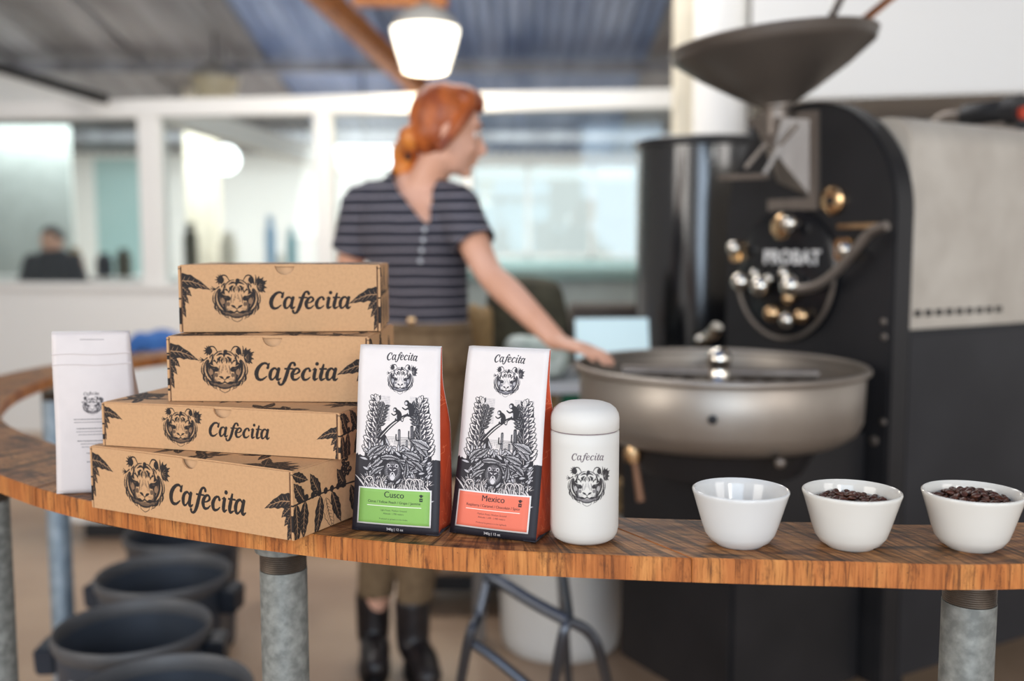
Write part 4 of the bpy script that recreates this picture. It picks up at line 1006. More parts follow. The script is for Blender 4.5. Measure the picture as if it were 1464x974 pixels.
# hopper
q = fp_(1110, 152, -.07); tilt = Matrix.Rotation(math.radians(7), 3, Vector((-.5, -.87, 0)).normalized())
Rh = .258
tl = RI.to_3x3() @ Matrix.Rotation(math.radians(7.5), 3, 'Y') @ RM.to_3x3()
tl = RI.to_3x3() @ Matrix.Rotation(math.radians(-5.5), 3, 'Y') @ RM.to_3x3()
MB().lathe([(.028, -.02), (.040, .0), (.10, .032), (.19, .088), (Rh-.012, .130), (Rh-.002, .138), (Rh+.002, .160), (Rh-.004, .162), (Rh-.010, .148), (.185, .098), (.10, .040), (.03, .0)], q, 72, tl).build('hopper', M['hopper'], ro, smooth=50)
MB().tube([q+tl @ Vector(((Rh)*math.cos(a), Rh*math.sin(a), .161)) for a in [2*PI*i/64 for i in range(64)]], .006, 8, closed=True).build('hopper_rim', M['steel'], ro)
MB().lathe([(.036, -.075), (.036, -.01), (.045, -.005), (.045, .006), (0, .006)], q, 32).build('hopper_neck', M['steel'], ro)
# feed chute: bent sheet on the face
def face_poly(pts, y0, y1): return MB().prism([(fp_(a, b).x, fp_(a, b).z) for a, b in pts], ax, y0, y1)
face_poly([(1086, 162), (1174, 158), (1174, 300), (1102, 302), (1102, 286), (1160, 283), (1160, 176), (1086, 180)], -.034, -.0205).build('chute_frame', M['steel'], ro, bevel=.002)
c = MB(); a1, a2, a3, a4 = [fp_(a, b, -.03) for a, b in ((1078, 172), (1160, 170), (1160, 283), (1112, 262))]
b1, b2, b3 = [fp_(a, b, -.10) for a, b in ((1068, 170), (1118, 168), (1105, 215))]
c.add([a1, a2, a3, a4, b1, b2, b3], [(0, 4, 5, 1), (1, 5, 6, 2), (2, 6, 3), (0, 3, 6, 4), (4, 6, 5), (0, 1, 2, 3)]); c.build('feed_chute', M['steel'], ro, bevel=.002, smooth=20)
g = MB(); g.bar(fp_(1116, 208, -.10), fp_(1092, 250, -.13), .012); g.bar(fp_(1096, 205, -.09), fp_(1066, 240, -.12), .010); g.bar(fp_(1098, 252, -.13), fp_(1030, 254, -.14), .020, .014); g.build('slide_lever', M['steel'], ro, bevel=.002)
MB().bar(fp_(1140, 178, -.09), fp_(1100, 225, -.11), .010, .006).build('gate_bar', M['steel'], ro)
def knob(px, py, r, m_, name='knob', y=-.02, ht=.02, hole=None):
    p = fp_(px, py, y); Mx = Matrix.Rotation(PI/2, 3, 'X')
    o = MB().lathe([(0, 0), (r, 0), (r, ht*.6), (r*.8, ht*.9), (r*.4, ht), (0, ht)], p, 32, Mx).build(name, m_, ro, smooth=40)
    if hole:
        MB().lathe([(0, ht), (hole, ht), (hole, ht+.003), (0, ht+.003)], p, 24, Mx).build('hole_plug', M['black_steel'], o)
    return o
def ball(px, py, r, m_, name='control_knob', y=-.06):
    p = fp_(px, py, y); o = MB().lathe([(r*math.sin(PI*i/14), -r*math.cos(PI*i/14)) for i in range(15)], p, 24).build(name, m_, ro, smooth=80)
    MB().tube([p, Vector((p.x, -.021, p.z))], r*.35, 10).build('stem', M['steel'], o); return o
knob(1193, 287, .036, M['brass'], 'sight_glass', ht=.016, hole=.011)
knob(1124, 325, .036, M['brass'], 'thermometer_boss', ht=.03); ball(1129, 320, .021, M['chrome'], 'trier_knob', -.07)
MB().bar(fp_(1089, 318, -.03), fp_(1088, 345, -.03), .012).build('lever', M['steel'], ro, bevel=.003)
for px in ((1055, 360, .022), (1208, 357, .026)):
    p = fp_(px[0], px[1], -.035); MB().box(p, (px[2]*2, .03, .055)).build('hinge', M['brass'], ro, bevel=.006)
ball(1050, 355, .020, M['chrome'], 'hinge_pin', -.06); ball(1210, 358, .022, M['chrome'], 'hinge_pin', -.06)
MB().bar(fp_(1198, 324, -.035), fp_(1262, 322, -.035), .022, .012).build('handle_bar', M['brass'], ro, bevel=.004)
# round discharge door below the name
dc = fp_(1128, 392, -.02); dr = .175
MB().lathe([(0, 0), (dr, 0), (dr, .012), (dr-.02, .02), (0, .022)], dc, 48, Matrix.Rotation(PI/2, 3, 'X')).build('discharge_door', M['black_gloss'], ro, smooth=40)
g = MB(); g.tube([dc+Vector(((dr-.004)*math.cos(a), -.02, (dr-.004)*math.sin(a))) for a in [PI*1.02+PI*.98*i/24 for i in range(25)]], .006, 8); g.build('door_rim', M['steel'], ro)
for px, py, r in ((1060, 403, .027), (1088, 409, .029), (1131, 409, .029), (1079, 391, .013), (1100, 399, .013), (1121, 391, .014)): ball(px, py, r, M['chrome'], 'control_knob', -.065)
for px, py, r, m_ in ((1105, 448, .024, 'brass'), (1126, 458, .022, 'chrome'), (1146, 452, .020, 'brass'), (1128, 426, .018, 'brass')): ball(px, py, r, M[m_], 'latch_knob', -.055)
MB().tube(crom([tuple(fp_(a, b, -.09)) for a, b in ((1140, 414), (1165, 410), (1192, 392), (1222, 358), (1245, 332), (1268, 323))], 6), .012, 10).build('curved_handle', M['steel'], ro)
for px, py in ((1265, 482), (1263, 603), (1264, 460)): knob(px, py, .008, M['steel'], 'bolt', ht=.006)
knob(1250, 630, .012, M['steel'], 'bolt', ht=.006)
# name on the face
tr = font_tris('PROBAT', .050, .0016, spacing=1.08); pc = fp_(1131, 377, -.044); k = len(tr); m = MB()
for t3 in tr: m.add([(pc.x+p[0], -.0445, pc.z+p[1]) for p in t3], [(0, 1, 2)])
o = m.build('lettering', mat('silver_letters', 'dddbd9', .4, .1), ro, smooth=0, fix=True); so = o.modifiers.new('s', 'SOLIDIFY'); so.thickness = .002; so.offset = 0
# chrome spout behind the tray, tap at its left
MB().tube(crom([tuple(fp_(a, b, -.03)) for a, b in ((1000, 486), (1018, 478), (1026, 466))], 4), [.012, .014, .016, .017, .018, .018, .018, .018, .016][:9], 12).build('air_nozzle', M['chrome'], ro)
ball(1000, 485, .012, M['chrome'], 'nozzle_knob', -.05)
p0 = RI @ P(905, 648, 2.25); p1 = RI @ P(916, 716, 2.25)
o = MB().tube([p0+Vector((0, 0, .01)), p1], [.007, .010], 12).build('tap_handle', mat('tap_handle', '8c6a55', .35, .5), ro)
MB().lathe([(0, -.02), (.018, -.02), (.022, 0), (.016, .02), (0, .022)], p0, 20).build('tap_collar', M['brass'], o)
MB().tube([p0, Vector((TX-.12, TY+.02, p0.z+.02))], .008).build('tap_stem', M['dark_metal'], o)
p0 = RI @ P(1115, 662, 2.05); MB().lathe([(.012*math.sin(PI*i/10), -.012*math.cos(PI*i/10)) for i in range(11)], Vector((p0.x, p0.y, p0.z)), 16).build('drain_knob', M['steel'], ro)
MB().tube([p0, Vector((TX, TY+.05, p0.z+.03))], .006).build('drain_stem', M['dark_metal'], ro)
# black drum left of the face
c = P(1003, 300, 3.66); t = thing('cyclone_drum', 'tall glossy black cylinder drum standing left behind the roaster face', 'drum', (c.x, c.y, 0))
r = .236; MB().lathe([(0, .02), (r, .02), (r, 1.595), (r-.01, 1.605), (0, 1.615)], n=72).build('shell', mat('drum_gloss', '131417', .16, .0, '17181c', 3, spec=1.0), t, smooth=40)
MB().lathe([(r, 1.57), (r+.008, 1.57), (r+.008, 1.60), (r, 1.60)], n=72).build('top_band', M['black_steel'], t); MB().lathe([(0, 0), (r*.8, 0), (r*.8, .03), (0, .03)]).build('base_ring', M['dark_metal'], t)
# motor and hose on the hood
q = RM @ sp_(1420, 168, .1)
t = thing('blower_motor', 'black motor with a red cap on top of the roaster hood', 'motor', (q.x, q.y, 1.5425), RZ)
Mx = Matrix.Rotation(PI/2, 3, 'Y')
MB().lathe([(0, -.09), (.032, -.09), (.034, -.08), (.034, .03), (.028, .04), (0, .04)], (0, 0, .055), 24, Mx).build('housing', M['dark_metal'], t)
MB().lathe([(0, .04), (.04, .04), (.04, .085), (0, .085)], (0, 0, .055), 24, Mx).build('fan_cover', M['black_steel'], t); MB().box((-.0, 0, .012), (.1, .06, .024)).build('bracket', M['steel'], t)
MB().lathe([(0, .085), (.018, .085), (.018, .10), (0, .10)], (0, 0, .045), 20, Mx).build('red_cap', M['red'], t, label='red cap'); MB().tube(crom([(-.09, 0, .055), (-.15, 0, .06), (-.2, 0, .035), (-.24, .02, .028)], 5), .018).build('hose', M['steel'], t)
for i, (a, b, lab) in enumerate(((P(1215, -30, 2.75), P(1190, 22, 2.6), 'thin steel rod standing in the roaster hopper'), (P(1300, -25, 2.75), P(1236, 28, 2.6), 'copper pipe rising from the roaster hopper at upper right'))):
    o = MB().tube([a+(a-b)*3, b], .011).build('feed_pipe', M['steel'] if i == 0 else M['copper']); tag(o, lab, 'pipe')

# ================================================================== FLOOR THINGS LEFT
def bin_(px, py, label, first=None):
    zr = .36; c = Q(px, py, zr); R = .174
    if first: return dup(first, (c.x, c.y, 0), 1.3 if px > 250 else random.uniform(-.2, .2), label)
    t = thing('plastic_bin', label, 'bin', (c.x, c.y, 0), .1, 'dark round plastic bins under the bar')
    MB().lathe([(0, 0), (R*.82, 0), (R*.84, .01), (R*.955, .325), (R*.935, .325), (R*.845, .05), (0, .05)], n=56).build('body', M['bin'], t, smooth=50)
    MB().lathe([(R*.955, .322), (R*.99, .330), (R*1.01, .340), (R*1.01, .354), (R*.985, .360), (R*.96, .354), (R*.945, .33)], n=56).build('rim', M['bin_rim'], t, smooth=60)
    MB().lathe([(R*.895, .185), (R*.86, .19), (R*.86, .197), (R*.895, .20)], n=56).build('inner_ridge', M['bin_rim'], t, smooth=60)
    for k in (-1, 1):
        h = MB().prism([(-.045, .325), (.045, .325), (.035, .26), (-.035, .26)], lambda u, v, d: Vector((d, u, v)), k*R*.93, k*(R+.035)).build('handle', M['bin_blue'], t, bevel=.006)
    MB().box((-R*.5, -R*.80, .27), (.035, .004, .03), Matrix.Rotation(-.55, 3, 'Z')).build('sticker', M['label_white'], t)
    return t
bn = bin_(190, 893, 'dark plastic bin second from the front of the row under the bar')
bin_(232, 985, 'frontmost dark plastic bin, cut by the bottom of the picture', bn); bin_(234, 817, 'dark plastic bin third from the front, bluish sticker showing', bn); bin_(262, 758, 'rearmost dark plastic bin, mostly hidden behind the bar edge', bn)
# white low cabinet behind the stack, cloth on it
c = P(90, 600, 4.1); o = thing('low_cabinet', 'white low cabinet behind the cardboard boxes', 'cabinet', (c.x, 4.3, 0))
MB().box((.62, 0, .40), (1.2, .45, .66)).build('body', M['white_paint'], o, bevel=.008); MB().box((.62, 0, .755), (1.26, .5, .04)).build('top', M['white_paint'], o, bevel=.006); MB().box((.62, 0, .035), (1.1, .4, .07)).build('plinth', M['dark_metal'], o)
for k in (0, 1):
    d = MB().box((.32+.6*k, -.235, .40), (.58, .018, .62)).build('door', M['white_paint'], o, bevel=.004); MB().tube([(.55+.14*k, -.255, .45), (.55+.14*k, -.255, .60)], .006).build('handle', M['steel'], d)
c = P(214, 505, 4.1)
g = MB(); NN = 10; vs = []; fs = []
for j in range(NN+1):
    for i in range(NN+1):
        u, v = i/NN-.5, j/NN-.5; vs.append((u*.26, v*.2, .075*(1-(2*u)**4)*(1-(2*v)**4)**.5+.008*math.sin(11*u+7*v)))
for j in range(NN):
    for i in range(NN): fs.append((j*(NN+1)+i, j*(NN+1)+i+1, (j+1)*(NN+1)+i+1, (j+1)*(NN+1)+i))
g.add(vs, fs); o = g.build('folded_cloth', M['blue_cloth'], smooth=80); o.location = (c.x, 4.2, .79); tag(o, 'folded blue cloth on the white cabinet', 'cloth'); so = o.modifiers.new('s', 'SOLIDIFY'); so.thickness = .01
# ================================================================== BEHIND, RIGHT OF THE PERSON
ta = P(665, 545, 2.98); tb = P(950, 545, 2.98)
wt = thing('work_table', 'grey work table behind the person carrying the laptop', 'table', ((ta.x+tb.x)/2, 3.18, 0)); W_ = tb.x-ta.x
MB().box((0, 0, .80), (W_, .4, .035)).build('tabletop', M['grey_top'], wt, bevel=.004)
for x in (-W_/2+.04, W_/2-.04):
    for y in (-.17, .17): MB().box((x, y, .39), (.04, .04, .78)).build('leg', M['steel'], wt, bevel=.003)
MB().box((0, 0, .42), (W_-.06, .34, .03)).build('shelf', M['brown_box'], wt, bevel=.003)
MB().box((0, -.203, .80), (W_, .004, .036)).build('edge_strip', M['label_white'], wt)
lp = thing('laptop', 'open laptop with a pale blue lit screen on the grey work table', 'laptop', (P(884, 500, 3.12).x, 3.08, .8185), math.radians(6))
MB().box((0, 0, .007), (.25, .17, .012)).build('keyboard_base', M['steel'], lp, bevel=.003)
Mt = Matrix.Rotation(math.radians(-14), 3, 'X'); sc_ = MB().box(Vector((0, .115, .10)), (.25, .008, .165), Mt).build('screen', M['dark_metal'], lp, bevel=.002)
MB().box(Vector((0, .110, .10)), (.24, .003, .153), Mt).build('display', emis('screen_glow', 'b9cfd4', .6), lp)
def sack(label, cat, c, d, m_, name='sack', seed=1, rz=0):
    bm = bmesh.new(); bmesh.ops.create_icosphere(bm, subdivisions=4, radius=1); r = random.Random(seed); ph = [r.uniform(0, 6) for _ in range(6)]
    for v in bm.verts:
        p = v.co.copy(); q = p.normalized(); e = 3.2; k = (abs(q.x)**e+abs(q.y)**e+abs(q.z)**e)**(-1/e); p = q*k
        k2 = 1+.07*math.sin(5*p.x+ph[0])*math.sin(4*p.z+ph[1])+.04*math.sin(11*p.y+9*p.z+ph[2]); v.co = Vector((p.x*d[0]/2*k2, p.y*d[1]/2*k2, max(0, (p.z*k2*.5+.5)*d[2])))
    me = bpy.data.meshes.new(name); bm.to_mesh(me); bm.free(); me.materials.append(m_); me.polygons.foreach_set('use_smooth', [True]*len(me.polygons))
    o = bpy.data.objects.new(name, me); C.objects.link(o); o.location = c; o.rotation_euler[2] = rz; tag(o, label, cat); return o
c = P(755, 470, 3.28); sack('dark olive slumped backpack behind the person\'s reaching arm', 'bag', (c.x, 3.28, .819), (.26, .16, .30), M['olive'], 'backpack', 2)
c = P(684, 470, 3.1); sack('brown olive cloth bundle right beside the person\'s hip', 'bag', (c.x, 3.1, .819), (.09, .13, .22), M['brown_box'], 'cloth_bundle', 5)
c = P(775, 515, 3.08); sack('crumpled mint white paper bag under the reaching forearm', 'bag', (c.x-.02, 3.07, .819), (.20, .12, .13), M['mint_bag'], 'paper_bag', 7)
for px, lab, mm, dx in ((828, 'green carton on the shelf of the work table', 'green_box', .11), (770, 'brown carton beside the green carton on the shelf', 'brown_box', .12)):
    c = P(px, 590, 3.15); t = thing('carton', lab, 'box', (c.x, 3.16, .436)); MB().box((0, 0, .165), (dx, .2, .33)).build('carton_body', M[mm], t, bevel=.003); MB().box((0, 0, .332), (dx+.004, .204, .006)).build('carton_lid', M[mm], t)
# grey low bench and dark box further back under the window
t = thing('storage_bench', 'grey green storage bench under the right window', 'bench', (.35, 5.35, 0)); MB().box((0, 0, .55), (1.5, .5, 1.0)).build('body', mat('bench_grey', '8c9490', .6), t, bevel=.01); MB().box((0, 0, 1.075), (1.56, .54, .05)).build('top', mat('bench_top', '6f8580', .5), t, bevel=.005); MB().box((0, 0, .025), (1.4, .45, .05)).build('plinth', M['dark_metal'], t)
t = thing('speaker_box', 'dark brown box standing behind the laptop', 'box', (P(870, 440, 4.2).x, 4.25, 0)); MB().box((0, 0, .5), (.32, .3, .95)).build('body', mat('dark_brown', '4a4038', .6), t, bevel=.01); MB().box((0, -.155, .80), (.26, .01, .26)).build('front_cloth', M['dark_metal'], t); MB().box((0, 0, .012), (.28, .26, .024)).build('plinth', M['dark_metal'], t)
# ================================================================== UNDER THE BAR, CENTRE
c = P(801, 900, 2.98); t = thing('white_tub', 'large white plastic tub on the floor left of the roaster base', 'tub', (c.x, 2.99, 0))
MB().lathe([(0, 0), (.165, 0), (.178, .012), (.184, .05), (.194, .37), (.198, .375), (.198, .39), (.186, .39), (.172, .05), (.16, .02), (0, .02)], n=64).build('body', M['tub'], t, smooth=40)
MB().lathe([(.19, .34), (.199, .342), (.199, .35), (.19, .352)], n=64).build('band', M['tub'], t)
mm = MB()
for a_ in range(2): mm.box((-.055+.0*a_, -.182+.004*a_, .33-.035*a_), (.022, .004, .012))
mm.build('label', mat('tan_mark', 'b99a70', .6), t)
t = thing('metal_stool', 'grey tubular metal stool frame in front of the white tub', 'stool', (0, 2.15, 0)); D_ = 2.15
def lp_(px, py, D): p = P(px, py, D); return (p.x, p.y-2.15, p.z)
def seg(name, pts, r=.0115, m_='dark_metal'):
    return MB().tube(crom([lp_(*q) for q in pts], 6), r, 12).build(name, M[m_], t)
gm = mat('stool_steel', '5c6068', .3, .8); M['stool'] = gm
z0p = lambda x, y: (x, y, .0)
def segw(name, pts, r=.0115): return MB().tube(crom(pts, 6), r, 12).build(name, gm, t)
a = lp_(697, 828, 2.1); f1 = Q(640, 1085, 0); segw('leg', [a, lp_(684, 880, 2.07), lp_(668, 925, 2.04), (f1.x, Q(640, 1085, 0).y-2.15, .0)])
b = lp_(812, 888, 2.0); f2 = Q(770, 1120, 0); segw('leg', [b, lp_(800, 932, 2.0), (f2.x, f2.y-2.15, 0)])
f3 = Q(890, 1075, 0); segw('leg', [b, lp_(842, 905, 2.02), lp_(860, 945, 2.06), (f3.x, f3.y-2.15, 0)], .012)
segw('seat_rail', [a, lp_(715, 832, 2.08), lp_(760, 860, 2.04), b], .0135)
segw('seat_rail', [a, lp_(730, 800, 2.3), lp_(800, 790, 2.4)], .0135); segw('leg', [lp_(800, 790, 2.4), (Q(815, 1010, 0).x, Q(815, 1010, 0).y-2.15, 0)], .0115); segw('seat_rail', [lp_(800, 790, 2.4), b], .0135)
g_ = segw('foot_rail', [lp_(672, 918, 2.05), lp_(705, 940, 2.03), lp_(760, 985, 2.0)], .011)
m = MB(); qs = [lp_(697, 824, 2.1), lp_(735, 796, 2.3), lp_(800, 785, 2.4), lp_(812, 884, 2.0)]; m.add([Vector(q)+Vector((0, 0, .012)) for q in qs], [(0, 1, 2, 3)])
# dark trolley further back
t = thing('floor_trolley', 'low dark wheeled trolley with a brown board behind the stool', 'trolley', (P(665, 860, 3.4).x, 3.45, 0))
MB().box((0, 0, .115), (.40, .4, .03)).build('deck', mat('trolley_board', '5d4630', .7), t, bevel=.004); MB().box((0, -.2, .10), (.42, .02, .05)).build('front_rail', M['dark_metal'], t)
for x in (-.15, .15):
    for y in (-.15, .15): MB().lathe([(0, -.012), (.045, -.012), (.05, 0), (.045, .012), (0, .012)], (x, y, .05), 20, Matrix.Rotation(PI/2, 3, 'Y')).build('wheel', M['dark_metal'], t)
MB().tube([(-.06, .0, .13), (-.06, 0, .33)], .014).build('post', M['dark_metal'], t)
for i, x in enumerate((-.13, .08)): MB().box((x, -.12, .137), (.1, .07, .014)).build('orange_block', mat('orange_tag', 'b5702c', .6), t, bevel=.003)
# ================================================================== PEOPLE
def closed_limb(path, radii, n=20, flat=1.0, fdir=None):
    """closed tapering limb along path; radii per point (r or (rx, ry)); rx along fdir"""
    path = [Vector(p) for p in path]; m = MB(); N = len(path); vs = []
    for i in range(N):
        a = path[max(0, i-1)]; b = path[min(N-1, i+1)]; tg = (b-a).normalized()
        x = Vector(fdir) if fdir is not None else (Vector((1, 0, 0)) if abs(tg.x) < .8 else Vector((0, 1, 0)))
        x = (x-tg*x.dot(tg)).normalized(); y = tg.cross(x)
        r = radii[i]; rx, ry = r if hasattr(r, '__len__') else (r, r)
        for j in range(n): t = 2*PI*j/n; vs.append(path[i]+x*rx*math.cos(t)+y*ry*math.sin(t))
    fs = [(i*n+j, i*n+(j+1) % n, (i+1)*n+(j+1) % n, (i+1)*n+j) for i in range(N-1) for j in range(n)]
    # rounded ends
    for e, s in ((0, -1), (N-1, 1)):
        tg = (path[1]-path[0] if e == 0 else path[-1]-path[-2]).normalized()*s
        r = radii[e]; rm = min(r) if hasattr(r, '__len__') else r
        k = len(vs); vs += [path[e]+(vs[e*n+j]-path[e])*.7+tg*rm*.6 for j in range(n)]; vs.append(path[e]+tg*rm*.9)
        for j in range(n): fs.append((e*n+j, e*n+(j+1) % n, k+(j+1) % n, k+j)); fs.append((k+j, k+(j+1) % n, k+n))
    m.add(vs, fs); return m
def cl(path, radii, fdir=None, k=5, n=20):
    q = []
    for p, r in zip(path, radii):
        rx, ry = r if hasattr(r, '__len__') else (r, r); q.append((*p, rx, ry))
    q = crom(q, k); return closed_limb([w_[:3] for w_ in q], [(w_[3], w_[4]) for w_ in q], n, fdir=fdir)
def ellip(c, r, fr=None):
    m = MB(); fr = fr or Matrix.Identity(3); vs = []; n1, n2 = 20, 12
    for j in range(n2+1):
        for i in range(n1):
            t = PI*j/n2; p = 2*PI*i/n1; vs.append(Vector(c)+fr @ Vector((r[0]*math.sin(t)*math.cos(p), r[1]*math.sin(t)*math.sin(p), r[2]*math.cos(t))))
    m.add(vs, [(j*n1+i, j*n1+(i+1) % n1, (j+1)*n1+(i+1) % n1, (j+1)*n1+i) for j in range(n2) for i in range(n1)]); return m
def fuse(name, mbs, m_, parent, voxel, keep=None, smooth_it=4, thick=0, dec=None):
    """union of closed shapes as one continuous skin"""
    bm = bmesh.new()
    for mb in mbs:
        me = bpy.data.meshes.new('t'); me.from_pydata([tuple(v) for v in mb.v], [], mb.f); b2 = bmesh.new(); b2.from_mesh(me)
        bmesh.ops.remove_doubles(b2, verts=b2.verts, dist=1e-5); bmesh.ops.recalc_face_normals(b2, faces=b2.faces); b2.to_mesh(me); b2.free(); bm.from_mesh(me); bpy.data.meshes.remove(me)
    me = bpy.data.meshes.new(name); bm.to_mesh(me); bm.free(); o = bpy.data.objects.new(name, me); C.objects.link(o)
    r = o.modifiers.new('r', 'REMESH'); r.mode = 'VOXEL'; r.voxel_size = voxel
    s = o.modifiers.new('s', 'SMOOTH'); s.iterations = smooth_it; s.factor = .5
    dg = bpy.context.evaluated_depsgraph_get(); ev = bpy.data.meshes.new_from_object(o.evaluated_get(dg)); o.modifiers.clear(); o.data = ev
    if keep:
        bm = bmesh.new(); bm.from_mesh(ev); dl = [f for f in bm.faces if not keep(f.calc_center_median())]; bmesh.ops.delete(bm, geom=dl, context='FACES')
        for _ in range(3):
            be = [v for v in bm.verts if v.is_boundary]; bmesh.ops.smooth_vert(bm, verts=be, factor=.5, use_axis_x=True, use_axis_y=True, use_axis_z=True)
        bm.to_mesh(ev); bm.free()
    ev.materials.clear(); ev.materials.append(m_); ev.polygons.foreach_set('use_smooth', [True]*len(ev.polygons)); ev.name = name
    if thick: so = o.modifiers.new('t', 'SOLIDIFY'); so.thickness = thick; so.offset = -1
    o.parent = parent; return o
def V(px, py, D): p = P(px, py, D); return Vector((p.x-PX, p.y-PY, p.z))
PX, PY = P(590, 600, 2.8).x, 2.8
pr_ = thing('person', 'person with tied-back ginger hair, striped short-sleeved top and khaki trousers reaching to the cooling tray', 'person', (PX, PY, 0))
pel = V(600, 492, 2.84); wai = V(602, 436, 2.83); rib = V(596, 375, 2.80); che = V(590, 315, 2.77); nb = V(597, 272, 2.76)
s1 = V(522, 290, 2.80); s2 = V(650, 292, 2.70); hd = V(638, 191, 2.72); nk = V(617, 246, 2.74)
el2 = V(699, 390, 2.60); wr2 = V(797, 489, 2.46); el1 = V(497, 400, 2.86); wr1 = V(530, 500, 2.72)
h1 = V(572, 520, 2.84); h2 = V(627, 520, 2.84); k1 = V(548, 700, 2.80); k2 = V(602, 700, 2.80); a1 = V(534, 912, 2.86); a2 = V(590, 905, 2.80); a1.z = a2.z = .105
xd = (s2-s1).normalized(); yd = Vector((0, 1, 0))
hf = Vector((.93, .22, -.20)).normalized(); hs = hf.cross(Vector((0.12, 0, 1))).normalized(); hu = hs.cross(hf); HF = Matrix((hf, hs, hu)).transposed()
H = lambda a, b, c: hd+HF @ Vector((a, b, c))
def hand(w_, d, up, out, s=1.0, curl=.25):
    """palm and five separate fingers; d = along the hand, out = thumb side, up = back of the hand"""
    d = d.normalized(); out = (out-d*out.dot(d)).normalized(); up = d.cross(out).normalized() if d.cross(out).dot(up) > 0 else -d.cross(out).normalized(); r = []
    r.append(cl([w_-d*.01, w_+d*.035*s, w_+d*.08*s], [(.025*s, .018*s), (.036*s, .015*s), (.037*s, .012*s)], fdir=out, k=4))
    for i, (o_, L, rr_) in enumerate(((.028, .070, .0083), (.010, .078, .0085), (-.009, .072, .0082), (-.027, .058, .0074))):
        b = w_+d*(.075 if i < 3 else .068)*s+out*o_*s; p1 = b+d*L*.42*s-up*L*curl*.25*s; p2 = p1+(d-up*curl*1.6).normalized()*L*.32*s; p3 = p2+(d-up*curl*2.8).normalized()*L*.26*s
        r.append(cl([b-d*.02*s, p1, p2, p3], [rr_*1.1, rr_, rr_*.92, rr_*.75], k=3, n=12))
    b = w_+d*.022*s+out*.024*s; p1 = b+(d*.7+out*.8-up*.2).normalized()*.038*s; p2 = p1+(d*.9+out*.35-up*.3).normalized()*.03*s
    r.append(cl([b, p1, p2], [.013*s, .0105*s, .008*s], k=4, n=12)); return r
hand2 = V(872, 508, 2.37)
body = [cl([pel-Vector((0, 0, .04)), pel+Vector((0, 0, .04)), wai, rib, che, nb+Vector((0, 0, .0))], [(.155, .10), (.150, .10), (.115, .08), (.132, .095), (.155, .105), (.085, .06)], fdir=xd, n=28),
    cl([s1+xd*.02, nb-Vector((0, 0, .03)), s2-xd*.02], [.047, .058, .047]),
    cl([nb-Vector((0, 0, .03)), nk, hd-Vector((0.01, 0, .05))], [.058, .050, .050]),
    cl([s2, s2.lerp(el2, .5), el2, el2.lerp(wr2, .35), wr2], [.047, .043, .036, .037, (.026, .022)]),
    cl([s1, s1.lerp(el1, .5), el1, el1.lerp(wr1, .35), wr1], [.047, .043, .036, .037, .025]),
    cl([h1, h1.lerp(k1, .5), k1, k1.lerp(a1, .35), a1], [.085, .075, .055, .052, .036]), cl([h2, h2.lerp(k2, .5), k2, k2.lerp(a2, .35), a2], [.085, .075, .055, .052, .036])]
for k_, a_ in ((k1, a1), (k2, a2)):
    body.append(cl([a_, a_+Vector((.005, -.01, -.045)), a_+Vector((.015, -.06, -.055)), a_+Vector((.025, -.11, -.062))], [.032, .032, .026, .02]))
# head: cranium, face, jaw, nose, lips, chin, brow, ears
body += [ellip(H(-.012, 0, .03), (.095, .074, .098), HF), ellip(H(.030, 0, -.018), (.062, .060, .085), HF), ellip(H(.034, 0, -.062), (.050, .045, .042), HF), ellip(H(.070, 0, -.088), (.020, .022, .017), HF),
    cl([H(.082, 0, .022), H(.098, 0, -.005), H(.110, 0, -.024), H(.092, 0, -.036)], [.007, .009, .012, .009], k=3, n=10), ellip(H(.088, 0, -.052), (.012, .022, .006), HF), ellip(H(.085, 0, -.064), (.012, .019, .006), HF), ellip(H(.070, 0, .038), (.022, .050, .014), HF)]
for k in (-1, 1): body += [ellip(H(-.008, k*.076, -.008), (.018, .008, .030), HF), ellip(H(.058, k*.032, -.026), (.026, .022, .024), HF)]
body += hand(wr2, hand2-wr2, Vector((0, 0, 1)), Vector((-.3, .9, .1)), 1.05, .22); body += hand(wr1, wr1-el1, Vector((-1, -.5, 0)), Vector((.2, -1, 0)), 1.0, .4)
fuse('body', body, M['skin'], pr_, .0042, smooth_it=3)
for k in (-1, 1):
    e = ellip(H(.070, k*.031, .010), (.011, .012, .011), HF); eo = e.build('eye', mat('eye_white', 'e8e2dc', .2), pr_, smooth=80); ellip(H(.0785, k*.0325, .010), (.004, .006, .006), HF).build('iris', mat('iris', '3a2c22', .2), eo, smooth=80)
    cl([H(.084, k*.014, .034), H(.084, k*.032, .040), H(.070, k*.050, .034)], [.003, .004, .002], k=3, n=8).build('eyebrow', M['hair'], pr_, smooth=80)
# hair: cap, fringe, low tied tail
bun = V(580, 222, 2.78)
hair = [ellip(H(-.022, 0, .040), (.088, .082, .094), HF), ellip(H(-.040, 0, -.005), (.060, .076, .066), HF), ellip(H(.022, 0, .095), (.066, .066, .042), HF),
    cl([H(.045, -.05, .09), H(.02, -.082, .03), H(-.02, -.078, -.05)], [.018, .016, .012]), cl([H(.045, .05, .09), H(.02, .082, .03), H(-.02, .078, -.05)], [.018, .016, .012]), cl([H(.07, -.03, .085), H(.07, .03, .085)], [.014, .014])]
fuse('hair', hair, M['hair'], pr_, .005, smooth_it=2)
fuse('hair_tail', [ellip(bun, (.040, .045, .048)), ellip(bun+Vector((-.006, 0, -.035)), (.034, .036, .036)), cl([H(-.09, 0, -.03), bun], [.035, .03])], M['hair_tail'], pr_, .005, smooth_it=2)
MB().lathe([(.034, -.008), (.037, 0), (.034, .008), (.028, .008), (.028, -.008)], (H(-.088, 0, -.035)+bun)/2, 20, Matrix.Rotation(PI/2, 3, 'Y')).build('hair_tie', M['dark_cloth'], pr_)
